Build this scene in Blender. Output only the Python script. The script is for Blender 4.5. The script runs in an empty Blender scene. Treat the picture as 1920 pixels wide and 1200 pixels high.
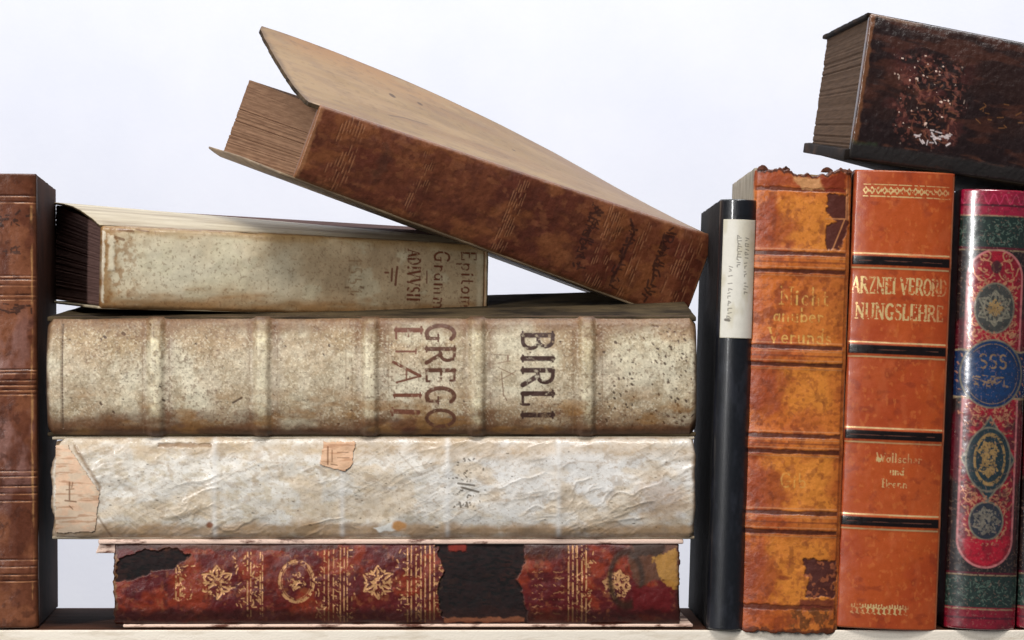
import bpy, math, random
import numpy as np
from mathutils import Matrix, Vector

# ------------------------------------------------------------------ camera, light, exposure
S = 0.0003                     # metres per unit of measure (one unit = 0.3 mm)
EYE = (860.0, 690.0)           # eye point in units (right, down)
DIST = 1.6
sc = bpy.context.scene

def at(px, py, y=0.0):
    """a point in the plane of the book spines, measured in units right and down"""
    return Vector(((px - 960) * S, y, (1180 - py) * S))

cam_d = bpy.data.cameras.new("camera")
cam = bpy.data.objects.new("camera", cam_d)
sc.collection.objects.link(cam)
e = at(*EYE)
cam.location = (e.x, -DIST, e.z)
cam.rotation_euler = (math.radians(90), 0, 0)
cam_d.sensor_width = 36
cam_d.lens = 36 * DIST / (1920 * S)
cam_d.shift_x = (960 - EYE[0]) / 1920
cam_d.shift_y = (EYE[1] - 600) / 1920
cam_d.clip_start = 0.05
cam_d.clip_end = 100
sc.camera = cam

world = bpy.data.worlds.new("World")
sc.world = world
world.use_nodes = True
bg = world.node_tree.nodes["Background"]
bg.inputs[0].default_value = (0.80, 0.88, 1.0, 1)
bg.inputs[1].default_value = 0.08

def area(name, loc, target, sx, sy, power, col):
    l = bpy.data.lights.new(name, 'AREA')
    l.shape = 'RECTANGLE'; l.size = sx; l.size_y = sy; l.energy = power; l.color = col
    o = bpy.data.objects.new(name, l)
    sc.collection.objects.link(o)
    o.location = loc
    o.rotation_euler = (Vector(target) - Vector(loc)).to_track_quat('-Z', 'Y').to_euler()
    return o
area("window_light", (-1.05, -1.35, 0.75), (0, 0, 0.15), 0.13, 1.0, 23, (1.0, 0.985, 0.97))
area("ceiling_light", (0.15, -0.95, 1.75), (0, 0.0, 0.1), 0.7, 0.45, 28, (1.0, 0.96, 0.92))
area("wall_fill", (0.0, 0.55, 1.9), (0, 2.0, -0.3), 4.5, 0.5, 66, (0.925, 0.96, 1.0))  # added unseen fill lamp, brightens the wall evenly

sc.view_settings.view_transform = 'Standard'
sc.view_settings.look = 'None'
sc.view_settings.gamma = 1
sc.view_settings.exposure = 0.0
sc.view_settings.use_curve_mapping = False
sc.cycles.max_bounces = 6

# ------------------------------------------------------------------ numbers and noise
def lin(c):
    c = np.asarray(c, float) / 255.0
    return np.where(c <= 0.04045, c / 12.92, ((c + 0.055) / 1.055) ** 2.4)

def vnoise(x, y, seed):
    r = np.random.RandomState(seed % 100000).rand(256, 256)
    xi = np.floor(x).astype(int); yi = np.floor(y).astype(int)
    fx = x - xi; fy = y - yi
    fx = fx * fx * (3 - 2 * fx); fy = fy * fy * (3 - 2 * fy)
    a = r[yi % 256, xi % 256]; b = r[yi % 256, (xi + 1) % 256]
    c = r[(yi + 1) % 256, xi % 256]; d = r[(yi + 1) % 256, (xi + 1) % 256]
    return (a * (1 - fx) + b * fx) * (1 - fy) + (c * (1 - fx) + d * fx) * fy

def fbm(x, y, seed, octaves=4, gain=0.5):
    s = 0; a = 1; t = 0
    for i in range(octaves):
        s = s + a * vnoise(x * 2 ** i + 13.7 * i, y * 2 ** i + 7.3 * i, seed + i * 17)
        t += a; a *= gain
    return s / t

def sstep(a, b, x):
    t = np.clip((x - a) / (b - a), 0, 1)
    return t * t * (3 - 2 * t)

# ------------------------------------------------------------------ a small engraver's alphabet
def arc(cx, cy, rx, ry, a0, a1, n=10):
    return [(cx + rx * math.cos(math.radians(a0 + (a1 - a0) * i / n)),
             cy + ry * math.sin(math.radians(a0 + (a1 - a0) * i / n))) for i in range(n + 1)]
K, T_ = 1.0, 0.45       # thick and thin strokes
def srf(x, y, w=.12): return ([(x - w, y), (x + w, y)], T_)
GL = {
 'A': (.8, [([(.05, 0), (.4, 1)], T_), ([(.4, 1), (.75, 0)], K), ([(.18, .35), (.62, .35)], T_), srf(.05, 0), srf(.75, 0)]),
 'B': (.7, [([(.12, 0), (.12, 1)], K), ([(.12, 1)] + arc(.32, .76, .25, .24, 90, -90) + [(.12, .52)], K * .8), ([(.12, .52)] + arc(.36, .26, .28, .26, 90, -90) + [(.12, 0)], K * .8), srf(.1, 0), srf(.1, 1)]),
 'C': (.75, [(arc(.42, .5, .34, .5, 50, 310, 16), K), ([(.66, .7), (.66, .98)], T_), ([(.66, .05), (.66, .3)], T_)]),
 'D': (.8, [([(.12, 0), (.12, 1)], K), ([(.12, 1)] + arc(.3, .5, .4, .5, 90, -90, 14) + [(.12, 0)], K * .8)]),
 'E': (.65, [([(.12, 0), (.12, 1)], K), ([(.12, 1), (.55, 1), (.55, .85)], T_ * 1.3), ([(.12, .52), (.45, .52)], T_ * 1.3), ([(.12, 0), (.58, 0), (.58, .16)], T_ * 1.3)]),
 'G': (.8, [(arc(.42, .5, .34, .5, 50, 300, 16), K), ([(.62, .02), (.62, .42)], K * .8), ([(.45, .42), (.74, .42)], T_)]),
 'H': (.8, [([(.12, 0), (.12, 1)], K), ([(.68, 0), (.68, 1)], K), ([(.12, .5), (.68, .5)], T_), srf(.12, 0), srf(.12, 1), srf(.68, 0), srf(.68, 1)]),
 'I': (.34, [([(.17, 0), (.17, 1)], K), srf(.17, 0), srf(.17, 1)]),
 'L': (.62, [([(.12, 0), (.12, 1)], K), ([(.12, 0), (.55, 0), (.55, .2)], T_ * 1.3), srf(.12, 1)]),
 'N': (.82, [([(.12, 0), (.12, 1)], T_), ([(.1, 1), (.7, 0)], K), ([(.7, 0), (.7, 1)], T_), srf(.12, 0), srf(.7, 1)]),
 'O': (.8, [(arc(.4, .5, .34, .5, 0, 360, 20), K * .85)]),
 'R': (.75, [([(.12, 0), (.12, 1)], K), ([(.12, 1)] + arc(.34, .75, .26, .25, 90, -90) + [(.12, .5)], K * .8), ([(.35, .5), (.7, 0)], K), srf(.12, 0), srf(.12, 1)]),
 'S': (.6, [(arc(.3, .75, .22, .24, 40, 270, 10) + arc(.3, .25, .24, .26, 90, -140, 10), K * .8)]),
 'T': (.7, [([(.35, 0), (.35, 1)], K), ([(.03, .85), (.03, 1), (.67, 1), (.67, .85)], T_), srf(.35, 0)]),
 'U': (.8, [([(.12, 1), (.12, .3)] + arc(.4, .3, .28, .3, 180, 360) + [(.68, 1)], K * .8), srf(.12, 1), srf(.68, 1)]),
 'V': (.78, [([(.05, 1), (.38, 0)], K), ([(.38, 0), (.72, 1)], T_), srf(.05, 1), srf(.72, 1)]),
 'W': (1.05, [([(.05, 1), (.3, 0)], K), ([(.3, 0), (.5, .8)], T_), ([(.5, .8), (.72, 0)], K), ([(.72, 0), (.98, 1)], T_)]),
 'Z': (.7, [([(.08, .85), (.08, 1), (.6, 1), (.06, 0), (.62, 0), (.62, .18)], K * .6)]),
 'a': (.5, [(arc(.22, .25, .18, .25, 0, 360), .7), ([(.42, .5), (.42, 0)], K * .8)]),
 'b': (.52, [([(.08, 1), (.08, 0)], K * .8), (arc(.28, .25, .2, .25, 0, 360), .7)]),
 'c': (.46, [(arc(.25, .25, .2, .25, 50, 310), .8)]),
 'd': (.54, [(arc(.24, .25, .2, .25, 0, 360), .7), ([(.45, 1), (.45, 0)], K * .8)]),
 'e': (.48, [([(.05, .27), (.42, .27)] + arc(.24, .25, .2, .25, 0, 310), .7)]),
 'g': (.52, [(arc(.24, .27, .19, .22, 0, 360), .7), ([(.44, .5), (.44, -.15)] + arc(.24, -.15, .2, .15, 0, -150), .7)]),
 'h': (.54, [([(.08, 1), (.08, 0)], K * .8), ([(.08, .35)] + arc(.26, .3, .18, .2, 150, 0) + [(.44, 0)], .7)]),
 'i': (.24, [([(.1, .5), (.1, 0)], K), ([(.08, .72), (.12, .74)], K)]),
 'k': (.5, [([(.08, 1), (.08, 0)], K * .8), ([(.4, .5), (.08, .22), (.44, 0)], .6)]),
 'l': (.24, [([(.1, 1), (.1, 0)], K)]),
 'm': (.8, [([(.08, .5), (.08, 0)], K), ([(.08, .35)] + arc(.22, .32, .14, .18, 150, 0) + [(.36, 0)], .7), ([(.36, .35)] + arc(.5, .32, .16, .18, 150, 0) + [(.66, 0)], .7)]),
 'n': (.54, [([(.08, .5), (.08, 0)], K), ([(.08, .35)] + arc(.26, .3, .18, .2, 150, 0) + [(.44, 0)], .7)]),
 'o': (.5, [(arc(.24, .25, .2, .25, 0, 360), .8)]),
 'p': (.52, [([(.08, .5), (.08, -.35)], K * .8), (arc(.28, .25, .2, .25, 0, 360), .7)]),
 'r': (.4, [([(.08, .5), (.08, 0)], K), ([(.08, .3)] + arc(.26, .3, .16, .18, 150, 40), .7)]),
 's': (.42, [(arc(.2, .37, .14, .13, 40, 270) + arc(.2, .12, .15, .13, 90, -140), .7)]),
 't': (.36, [([(.14, .75), (.14, .08), (.3, 0)], .8), ([(0, .5), (.3, .5)], T_)]),
 'u': (.54, [([(.08, .5), (.08, .2)] + arc(.26, .18, .18, .18, 180, 330) , .7), ([(.44, .5), (.44, 0)], K)]),
 'v': (.5, [([(.05, .5), (.22, 0)], K), ([(.22, 0), (.42, .5)], .6)]),
 '1': (.4, [([(.08, .8), (.22, 1), (.22, 0)], .8)]),
 '5': (.5, [([(.42, 1), (.12, 1), (.1, .55)] + arc(.22, .3, .2, .28, 90, -130), .7)]),
 '9': (.5, [(arc(.24, .7, .18, .28, 0, 360), .7), ([(.42, .7), (.3, 0)], .7)]),
 '.': (.2, [([(.08, .02), (.1, .04)], K)]), ',': (.2, [([(.1, .05), (.04, -.12)], .8)]),
 ' ': (.35, []),
}

# ------------------------------------------------------------------ the canvas a spine is tooled on
class Canvas:
    """colour, roughness, gilding and relief of a surface, in units across (x) and down (y)"""
    def __init__(s, w, h, step=1.25, seed=1, extra=0):
        s.w, s.h, s.seed = w, h, seed
        s.nx = int(w / step) + 1; s.ny = int(h / step) + 1
        s.X, s.Y = np.meshgrid(np.linspace(0, w, s.nx), np.linspace(0, h, s.ny))
        s.col = np.zeros((s.ny, s.nx, 3)); s.rough = np.full((s.ny, s.nx), .5)
        s.metal = np.zeros((s.ny, s.nx)); s.disp = np.zeros((s.ny, s.nx))   # disp in units, outward
    def n(s, sx, sy=None, seed=0, oct=4, gain=.5):
        sy = sy or sx
        return fbm(s.X / sx, s.Y / sy, s.seed * 31 + seed, oct, gain)
    def fill(s, c, rough=.5): s.col[:] = lin(c); s.rough[:] = rough
    def mix(s, c, m, rough=None, metal=None, disp=None):
        m = np.clip(m, 0, 1); l = lin(c)
        s.col = s.col * (1 - m[..., None]) + l * m[..., None]
        if rough is not None: s.rough = s.rough * (1 - m) + rough * m
        if metal is not None: s.metal = s.metal * (1 - m) + metal * m
        if disp is not None: s.disp = s.disp + disp * m
    def mul(s, f): s.col = s.col * f[..., None]
    def rect(s, x0, y0, x1, y1, soft=1.5, rag=0, rs=12, seed=3):
        d = np.maximum(np.maximum(x0 - s.X, s.X - x1), np.maximum(y0 - s.Y, s.Y - y1))
        if rag: d = d + (s.n(rs, seed=seed) - .5) * 2 * rag
        return 1 - sstep(-soft, soft, d)
    def ell(s, cx, cy, rx, ry, soft=1.5, rag=0, rs=12, seed=4):
        d = (np.hypot((s.X - cx) / rx, (s.Y - cy) / ry) - 1) * min(rx, ry)
        if rag: d = d + (s.n(rs, seed=seed) - .5) * 2 * rag
        return 1 - sstep(-soft, soft, d)
    def ring(s, cx, cy, rx, ry, w, soft=1):
        d = np.abs((np.hypot((s.X - cx) / rx, (s.Y - cy) / ry) - 1) * min(rx, ry)) - w / 2
        return 1 - sstep(-soft, soft, d)
    def poly(s, pts, soft=1.5, rag=0, rs=12, seed=5):
        ins = np.zeros(s.X.shape, bool); dm = np.full(s.X.shape, 1e9)
        for (ax, ay), (bx, by) in zip(pts, pts[1:] + pts[:1]):
            c = (ay > s.Y) != (by > s.Y)
            with np.errstate(divide='ignore', invalid='ignore'):
                xi = (bx - ax) * (s.Y - ay) / (by - ay + 1e-9) + ax
            ins ^= c & (s.X < xi)
            dx, dy = bx - ax, by - ay
            t = np.clip(((s.X - ax) * dx + (s.Y - ay) * dy) / (dx * dx + dy * dy + 1e-9), 0, 1)
            dm = np.minimum(dm, np.hypot(s.X - ax - t * dx, s.Y - ay - t * dy))
        d = np.where(ins, -dm, dm)
        if rag: d = d + (s.n(rs, seed=seed) - .5) * 2 * rag
        return 1 - sstep(-soft, soft, d)
    def lines(s, segs, soft=.8):
        """segs: list of (x0,y0,x1,y1,width)"""
        m = np.zeros(s.X.shape); kx = (s.nx - 1) / s.w; ky = (s.ny - 1) / s.h
        for x0, y0, x1, y1, w in segs:
            p = w + soft + 1
            i0 = max(0, int((min(x0, x1) - p) * kx)); i1 = min(s.nx, int((max(x0, x1) + p) * kx) + 2)
            j0 = max(0, int((min(y0, y1) - p) * ky)); j1 = min(s.ny, int((max(y0, y1) + p) * ky) + 2)
            if i1 <= i0 or j1 <= j0: continue
            X = s.X[j0:j1, i0:i1]; Y = s.Y[j0:j1, i0:i1]
            dx, dy = x1 - x0, y1 - y0
            t = np.clip(((X - x0) * dx + (Y - y0) * dy) / (dx * dx + dy * dy + 1e-9), 0, 1)
            d = np.hypot(X - x0 - t * dx, Y - y0 - t * dy) - w / 2
            m[j0:j1, i0:i1] = np.maximum(m[j0:j1, i0:i1], 1 - sstep(-soft, soft, d))
        return m
    def pline(s, pts, w, soft=.8):
        return s.lines([(a[0], a[1], b[0], b[1], w) for a, b in zip(pts, pts[1:])], soft)
    def text(s, t, x, y, h, w, turn=False, gap=.12, squeeze=1.0, soft=.8, jit=0):
        segs = []; cx = 0; r = random.Random(s.seed + len(t))
        for ch in t:
            gw, st = GL[ch]; jx = r.uniform(-jit, jit)
            for pts, k in st:
                q = [((cx + px * squeeze), py + jx) for px, py in pts]
                q = [(x + b * h, y + a * h) if turn else (x + a * h, y - b * h) for a, b in q]
                segs += [(a[0], a[1], b[0], b[1], w * k) for a, b in zip(q, q[1:])]
            cx += gw * squeeze + gap
        return s.lines(segs, soft)
    def mutter(s, x0, y0, x1, y1, n, w, seed):
        """dense worn pen strokes of lettering past reading"""
        r = random.Random(seed); segs = []
        for i in range(n):
            a = r.uniform(x0, x1); b = y0 + (y1 - y0) * (i + r.random()) / n
            l = r.uniform(5, 12); an = r.choice([0, 0, 1.57, .7, -.6]) + r.uniform(-.2, .2)
            segs.append((a, b, a + l * math.cos(an), b + l * math.sin(an), w * r.uniform(.5, 1.2)))
        return s.lines(segs)
    def edges(s, c, wx, wy, amt=1, rs=25, seed=9):
        d = np.minimum(np.minimum(s.X, s.w - s.X) / max(wx, .1), np.minimum(s.Y, s.h - s.Y) / max(wy, .1))
        d = d + (s.n(rs, seed=seed) - .5) * 1.1
        s.mix(c, (1 - sstep(0, 1, d)) * amt)

# ------------------------------------------------------------------ materials
def nodes(name):
    m = bpy.data.materials.new(name); m.use_nodes = True
    nt = m.node_tree; b = nt.nodes["Principled BSDF"]
    return m, nt, b

def painted(name, bump=.25, scale=1400, vary=.22, spec=.5, coat=0):
    m, nt, b = nodes(name); N = nt.nodes.new; L = nt.links.new
    ac = N("ShaderNodeAttribute"); ac.attribute_name = "Tone"
    ap = N("ShaderNodeAttribute"); ap.attribute_name = "Finish"
    sep = N("ShaderNodeSeparateColor"); L(ap.outputs["Color"], sep.inputs[0])
    tc = N("ShaderNodeTexCoord")
    n1 = N("ShaderNodeTexNoise"); n1.inputs["Scale"].default_value = scale; n1.inputs["Detail"].default_value = 5
    n1.inputs["Roughness"].default_value = .65
    n2 = N("ShaderNodeTexNoise"); n2.inputs["Scale"].default_value = scale * .3; n2.inputs["Detail"].default_value = 3
    for n in (n1, n2): L(tc.outputs["Object"], n.inputs["Vector"])
    add = N("ShaderNodeMath"); add.operation = 'ADD'
    L(n1.outputs["Fac"], add.inputs[0]); L(n2.outputs["Fac"], add.inputs[1])
    mr = N("ShaderNodeMapRange"); mr.inputs[1].default_value = .6; mr.inputs[2].default_value = 1.4
    mr.inputs[3].default_value = 1 - vary; mr.inputs[4].default_value = 1 + vary
    L(add.outputs[0], mr.inputs[0])
    vm = N("ShaderNodeVectorMath"); vm.operation = 'SCALE'
    L(ac.outputs["Color"], vm.inputs[0]); L(mr.outputs[0], vm.inputs["Scale"])
    L(vm.outputs[0], b.inputs["Base Color"])
    L(sep.outputs[1], b.inputs["Metallic"])
    rr = N("ShaderNodeMath"); rr.operation = 'MULTIPLY_ADD'; rr.inputs[1].default_value = .25
    L(n2.outputs["Fac"], rr.inputs[0]); 
    sb = N("ShaderNodeMath"); sb.operation = 'SUBTRACT'; sb.inputs[1].default_value = .12
    L(sep.outputs[0], sb.inputs[0]); L(sb.outputs[0], rr.inputs[2])
    L(rr.outputs[0], b.inputs["Roughness"])
    bp = N("ShaderNodeBump"); bp.inputs["Strength"].default_value = bump; bp.inputs["Distance"].default_value = .0004
    L(n1.outputs["Fac"], bp.inputs["Height"]); L(bp.outputs[0], b.inputs["Normal"])
    b.inputs["Specular IOR Level"].default_value = spec
    if coat: b.inputs["Coat Weight"].default_value = coat; b.inputs["Coat IOR"].default_value = 1.8; b.inputs["Coat Roughness"].default_value = .14
    return m

def plain(name, c1, c2, scale=60, stretch=(1, 1, 1), rough=.6, bump=.3, dist=.0006, lo=.35, hi=.65, detail=6, fine=900, spec=.4):
    m, nt, b = nodes(name); N = nt.nodes.new; L = nt.links.new
    tc = N("ShaderNodeTexCoord"); mp = N("ShaderNodeMapping"); mp.inputs["Scale"].default_value = stretch
    L(tc.outputs["Object"], mp.inputs[0])
    n1 = N("ShaderNodeTexNoise"); n1.inputs["Scale"].default_value = scale; n1.inputs["Detail"].default_value = detail
    n1.inputs["Roughness"].default_value = .62
    L(mp.outputs[0], n1.inputs["Vector"])
    cr = N("ShaderNodeValToRGB"); cr.color_ramp.elements[0].position = lo; cr.color_ramp.elements[1].position = hi
    cr.color_ramp.elements[0].color = (*lin(c1), 1); cr.color_ramp.elements[1].color = (*lin(c2), 1)
    L(n1.outputs["Fac"], cr.inputs[0]); L(cr.outputs[0], b.inputs["Base Color"])
    n2 = N("ShaderNodeTexNoise"); n2.inputs["Scale"].default_value = fine; n2.inputs["Detail"].default_value = 4
    L(tc.outputs["Object"], n2.inputs["Vector"])
    ad = N("ShaderNodeMath"); ad.operation = 'ADD'; L(n1.outputs["Fac"], ad.inputs[0]); L(n2.outputs["Fac"], ad.inputs[1])
    bp = N("ShaderNodeBump"); bp.inputs["Strength"].default_value = bump; bp.inputs["Distance"].default_value = dist
    L(ad.outputs[0], bp.inputs["Height"]); L(bp.outputs[0], b.inputs["Normal"])
    b.inputs["Roughness"].default_value = rough; b.inputs["Specular IOR Level"].default_value = spec
    return m

def pages(name, c1, c2, standing=False):
    """edges of many leaves: fine lines across the thickness"""
    st = (80, 5, 5) if standing else (5, 5, 80)
    return plain(name, c1, c2, scale=9, stretch=st, rough=.9, bump=.25, dist=.0005, lo=.16, hi=.66, detail=7, fine=120, spec=.1)

# ------------------------------------------------------------------ meshes
def link(name, verts, faces, mat, parent, smooth=True, cols=None, fin=None):
    me = bpy.data.meshes.new(name)
    verts = np.asarray(verts, np.float32); faces = np.asarray(faces, np.int32)
    me.vertices.add(len(verts)); me.vertices.foreach_set("co", verts.ravel())
    me.loops.add(faces.size); me.loops.foreach_set("vertex_index", faces.ravel())
    me.polygons.add(len(faces)); me.polygons.foreach_set("loop_start", np.arange(len(faces), dtype=np.int32) * 4)
    me.polygons.foreach_set("use_smooth", np.full(len(faces), smooth))
    me.update(calc_edges=True); me.validate()
    for nm, arr in (("Tone", cols), ("Finish", fin)):
        if arr is not None:
            a = me.color_attributes.new(nm, 'FLOAT_COLOR', 'POINT')
            a.data.foreach_set("color", np.asarray(arr, np.float32).ravel())
    me.materials.append(mat)
    o = bpy.data.objects.new(name, me); sc.collection.objects.link(o)
    if parent: o.parent = parent
    return o

def fix_normals(o):
    import bmesh
    bm = bmesh.new(); bm.from_mesh(o.data); bmesh.ops.recalc_face_normals(bm, faces=bm.faces); bm.to_mesh(o.data); bm.free()

def grid_faces(nr, nc, off=0, flip=False):
    i = np.arange(nr * nc).reshape(nr, nc) + off
    f = np.stack([i[:-1, :-1], i[:-1, 1:], i[1:, 1:], i[1:, :-1]], -1).reshape(-1, 4)
    return f[:, ::-1] if flip else f

def shell(name, A, B, mat, parent, cols=None, fin=None, bevel=0, smooth=True, rim=None):
    """closed solid between two grids A and B of the same (nr, nc, 3) shape"""
    nr, nc = A.shape[:2]; n = nr * nc
    V = np.concatenate([A.reshape(-1, 3), B.reshape(-1, 3)])
    F = [grid_faces(nr, nc), grid_faces(nr, nc, n, True)]
    i = np.arange(n).reshape(nr, nc)
    b = np.concatenate([i[0, :], i[1:, -1], i[-1, -2::-1], i[-2:0:-1, 0]])
    c = np.roll(b, -1)
    F.append(np.stack([c, b, b + n, c + n], -1))
    if cols is not None: cols = np.concatenate([cols, cols]); fin = np.concatenate([fin, fin])
    o = link(name, V, np.concatenate(F), mat, parent, smooth, cols, fin)
    if rim:
        o.data.materials.append(rim)
        for p_ in o.data.polygons[2 * (nr - 1) * (nc - 1):]: p_.material_index = 1
    if bevel:
        md = o.modifiers.new("bevel", 'BEVEL'); md.width = bevel; md.segments = 2; md.limit_method = 'ANGLE'
        md.angle_limit = math.radians(50)
    return o

class Book:
    """a book: length L, thickness T, width W in units; standing or lying.
       lengthwise a, depth y, height in the thickness f (0..1)"""
    def __init__(s, name, label, L, T, W, standing=False, T2=None, rise=0, group=None, taper=0, profile=None, fall=0):
        s.L, s.T, s.W, s.st = L, T, W, standing
        s.T2 = T if T2 is None else T2; s.rise = rise; s.taper = taper; s.profile = profile; s.fall = fall
        r = bpy.data.objects.new(name, None); sc.collection.objects.link(r)
        r.empty_display_size = .02; r['label'] = label; r['category'] = 'book'
        if group: r['group'] = group
        s.root = r
    def P(s, a, y, f):
        """units -> root metres (f in 0..1 across the thickness, from the bottom / from the left)"""
        yy = np.clip(y / s.W, 0, None)
        th = (s.T + (s.T2 - s.T) * yy) * (1 + s.taper * (a / s.L - .5))
        if s.profile is not None: th = th + s.profile(a, y)
        z = s.rise * yy * (np.clip(1 - a / s.fall, 0, 1) if s.fall else 1) + f * th
        if s.st: return np.stack([z, y + 0 * z, s.L - a + 0 * z], -1) * S
        return np.stack([a + 0 * z, y + 0 * z, z], -1) * S
    def place(s, px, py, y=0, tilt=0, yaw=0, pitch=0):
        s.root.matrix_world = (Matrix.Translation(at(px, py, y)) @ Matrix.Rotation(math.radians(tilt), 4, 'Y')
                               @ Matrix.Rotation(math.radians(yaw), 4, 'Z') @ Matrix.Rotation(math.radians(pitch), 4, 'X'))
        return s
    def spine(s, cv, mat, bulge=12, p=2.4, back=9, rnd=7, rag0=None, rag1=None, hood=3, capr=.03):
        """cv covers the outside of the spine"""
        if s.st: U = cv.Y; V = cv.X / cv.w; col, ro, me_, di = cv.col, cv.rough, cv.metal, cv.disp
        else: U = cv.X; V = 1 - cv.Y / cv.h; col, ro, me_, di = cv.col, cv.rough, cv.metal, cv.disp
        t = np.abs(2 * V - 1)
        y = -bulge * np.clip(1 - t ** p, 0, 1) ** .85 + 1.0
        # rounded long edges
        ed = np.clip((t - (1 - 2 * rnd / s.T)) / (2 * rnd / s.T), 0, 1)
        y = y + rnd * (1 - np.sqrt(np.clip(1 - ed ** 2, 0, 1))) * .9
        e0 = np.minimum(U, s.L - U)
        ee = np.clip(1 - e0 / hood, 0, 1)
        y = y + hood * .8 * (1 - np.sqrt(np.clip(1 - ee ** 2, 0, 1)))
        y = y - di
        A_ = U.copy()
        if rag0 is not None: A_ = A_ + rag0(V * s.T) * np.clip(1 - U / 45, 0, 1)
        if rag1 is not None: A_ = A_ + rag1(V * s.T) * np.clip(1 - (s.L - U) / 45, 0, 1)
        F = V - (V - .5) * ee * capr
        G = s.P(A_, np.minimum(y, 60), F); 
        B = s.P(A_, np.full_like(y, back), .02 + F * .96)
        c4 = np.concatenate([col.reshape(-1, 3), np.ones((col.shape[0] * col.shape[1], 1))], 1)
        f4 = np.stack([ro.ravel(), me_.ravel(), np.zeros(ro.size), np.ones(ro.size)], 1)
        # front grid closed by a rim and a bridged back
        nr, nc = G.shape[:2]; n = nr * nc; i = np.arange(n).reshape(nr, nc)
        b = np.concatenate([i[0, :], i[1:, -1], i[-1, -2::-1], i[-2:0:-1, 0]])
        Vv = np.concatenate([G.reshape(-1, 3), B.reshape(-1, 3)[b]])
        m = len(b); k = np.arange(m); k2 = (k + 1) % m
        rim = np.stack([b[k2], b[k], n + k, n + k2], -1)
        top = n + np.arange(nc); bot = n + (nc + nr - 2) + np.arange(nc)[::-1]
        bk = np.stack([top[:-1], top[1:], bot[1:], bot[:-1]], -1)
        o = link("spine", Vv, np.concatenate([grid_faces(nr, nc), rim, bk]), mat, s.root, True,
                 np.concatenate([c4, c4[b] * [.8, .8, .8, 1]]), np.concatenate([f4, f4[b]]))
        fix_normals(o)
        return o
    def cover(s, top, mat, c=8, y0=3, x0=0, x1=0, y1=0, warp=None, nx=60, ny=24, bevel=.0006, name="cover", wob=1.0, seed=0, inset=.6, corner=0, rim=None, cv=None):
        """a board: top=True the upper / right one. c thickness"""
        a = np.linspace(x0, s.L + x1, nx); y = np.linspace(y0, s.W + y1, ny)
        Y, A = np.meshgrid(y, a)
        if cv is not None: A, Y = x0 + cv.X.T * (s.L + x1 - x0) / cv.w, y0 + cv.Y.T * (s.W + y1 - y0) / cv.h
        w = (fbm(A / 120, Y / 120, 77 + seed, 3) - .5) * 2 * wob
        wz = warp(A, Y) if warp else 0
        rag = (fbm(Y / 14, A * 0 + seed, 5 + seed, 3) - .5) * 2.5
        A2 = A + rag * (np.clip(1 - A / 30, 0, 1) - np.clip(1 - (s.L - A) / 30, 0, 1))
        if corner:
            A2 = A2 + corner * np.clip(1 - (s.W + y1 - Y) / 60, 0, 1) ** 2.5 * np.clip(1 - (A - x0) / 90, 0, 1)
        lo = s.P(A2, Y, np.zeros_like(A)); hi = s.P(A2, Y, np.ones_like(A))
        ax = 0 if s.st else 2
        if top:
            o1 = hi.copy(); o1[..., ax] += (-inset - np.abs(w) * .5) * S + wz * S; o2 = o1.copy(); o2[..., ax] -= c * S
        else:
            o1 = lo.copy(); o1[..., ax] += (c + inset) * S + wz * S; o2 = lo.copy(); o2[..., ax] += (inset + np.abs(w) * .5) * S + wz * S
        cc = ff = None
        if cv is not None:
            n_ = cv.X.size; one = np.ones((n_, 1))
            cc = np.concatenate([cv.col.transpose(1, 0, 2).reshape(-1, 3), one], 1)
            ff = np.concatenate([cv.rough.T.reshape(-1, 1), cv.metal.T.reshape(-1, 1), one * 0, one], 1)
        o = shell(name, o1, o2, mat, s.root, cc, ff, bevel=bevel, smooth=False, rim=rim)
        fix_normals(o)
        if 'warped' in name: pass
        for p_ in o.data.polygons: p_.use_smooth = True
        return o
    def block(s, mat, c=8, inset=9, fore=8, y0=8, concave=0, f0=None, f1=None, nx=8, ny=20, nz=72, rough=1.1):
        """the leaves between the boards"""
        f0 = (c + 1) / s.T if f0 is None else f0; f1 = 1 - (c + 1) / s.T if f1 is None else f1
        a = np.linspace(inset, s.L - inset, nx); f = np.linspace(f0, f1, nz)
        V = []; F = []
        # rows go round: near side, top ... build as shell between near face grid and fore-edge grid is enough for a box,
        # but the ends need their own depth, so use ny layers joined as a tube
        ys = np.linspace(0, 1, ny)
        Fm, Am = np.meshgrid(f, a)
        rr = np.random.RandomState(int(s.L) % 97 + 3)
        jag = fbm(f * 90, f * 0, int(s.L), 3) * rough * 2 + np.where(rr.rand(nz) > .88, rr.rand(nz) * rough * 2.2, 0)
        Am[0] += jag; Am[-1] -= jag
        t = np.abs(2 * (Fm - f0) / (f1 - f0) - 1)
        layers = []
        for q in ys:
            y = y0 + q * (s.W - fore - y0 - concave * (1 - t ** 2))
            layers.append(s.P(Am, y, Fm))
        nr, nc = Am.shape; n = nr * nc
        V = np.concatenate([l.reshape(-1, 3) for l in layers])
        F = [grid_faces(nr, nc), grid_faces(nr, nc, n * (ny - 1), True)]
        i = np.arange(n).reshape(nr, nc)
        b = np.concatenate([i[0, :], i[1:, -1], i[-1, -2::-1], i[-2:0:-1, 0]]); c2 = np.roll(b, -1)
        for k in range(ny - 1): F.append(np.stack([c2 + k * n, b + k * n, b + (k + 1) * n, c2 + (k + 1) * n], -1))
        o = link("page_block", V, np.concatenate(F), mat, s.root, False)
        fix_normals(o)
        return o

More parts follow.
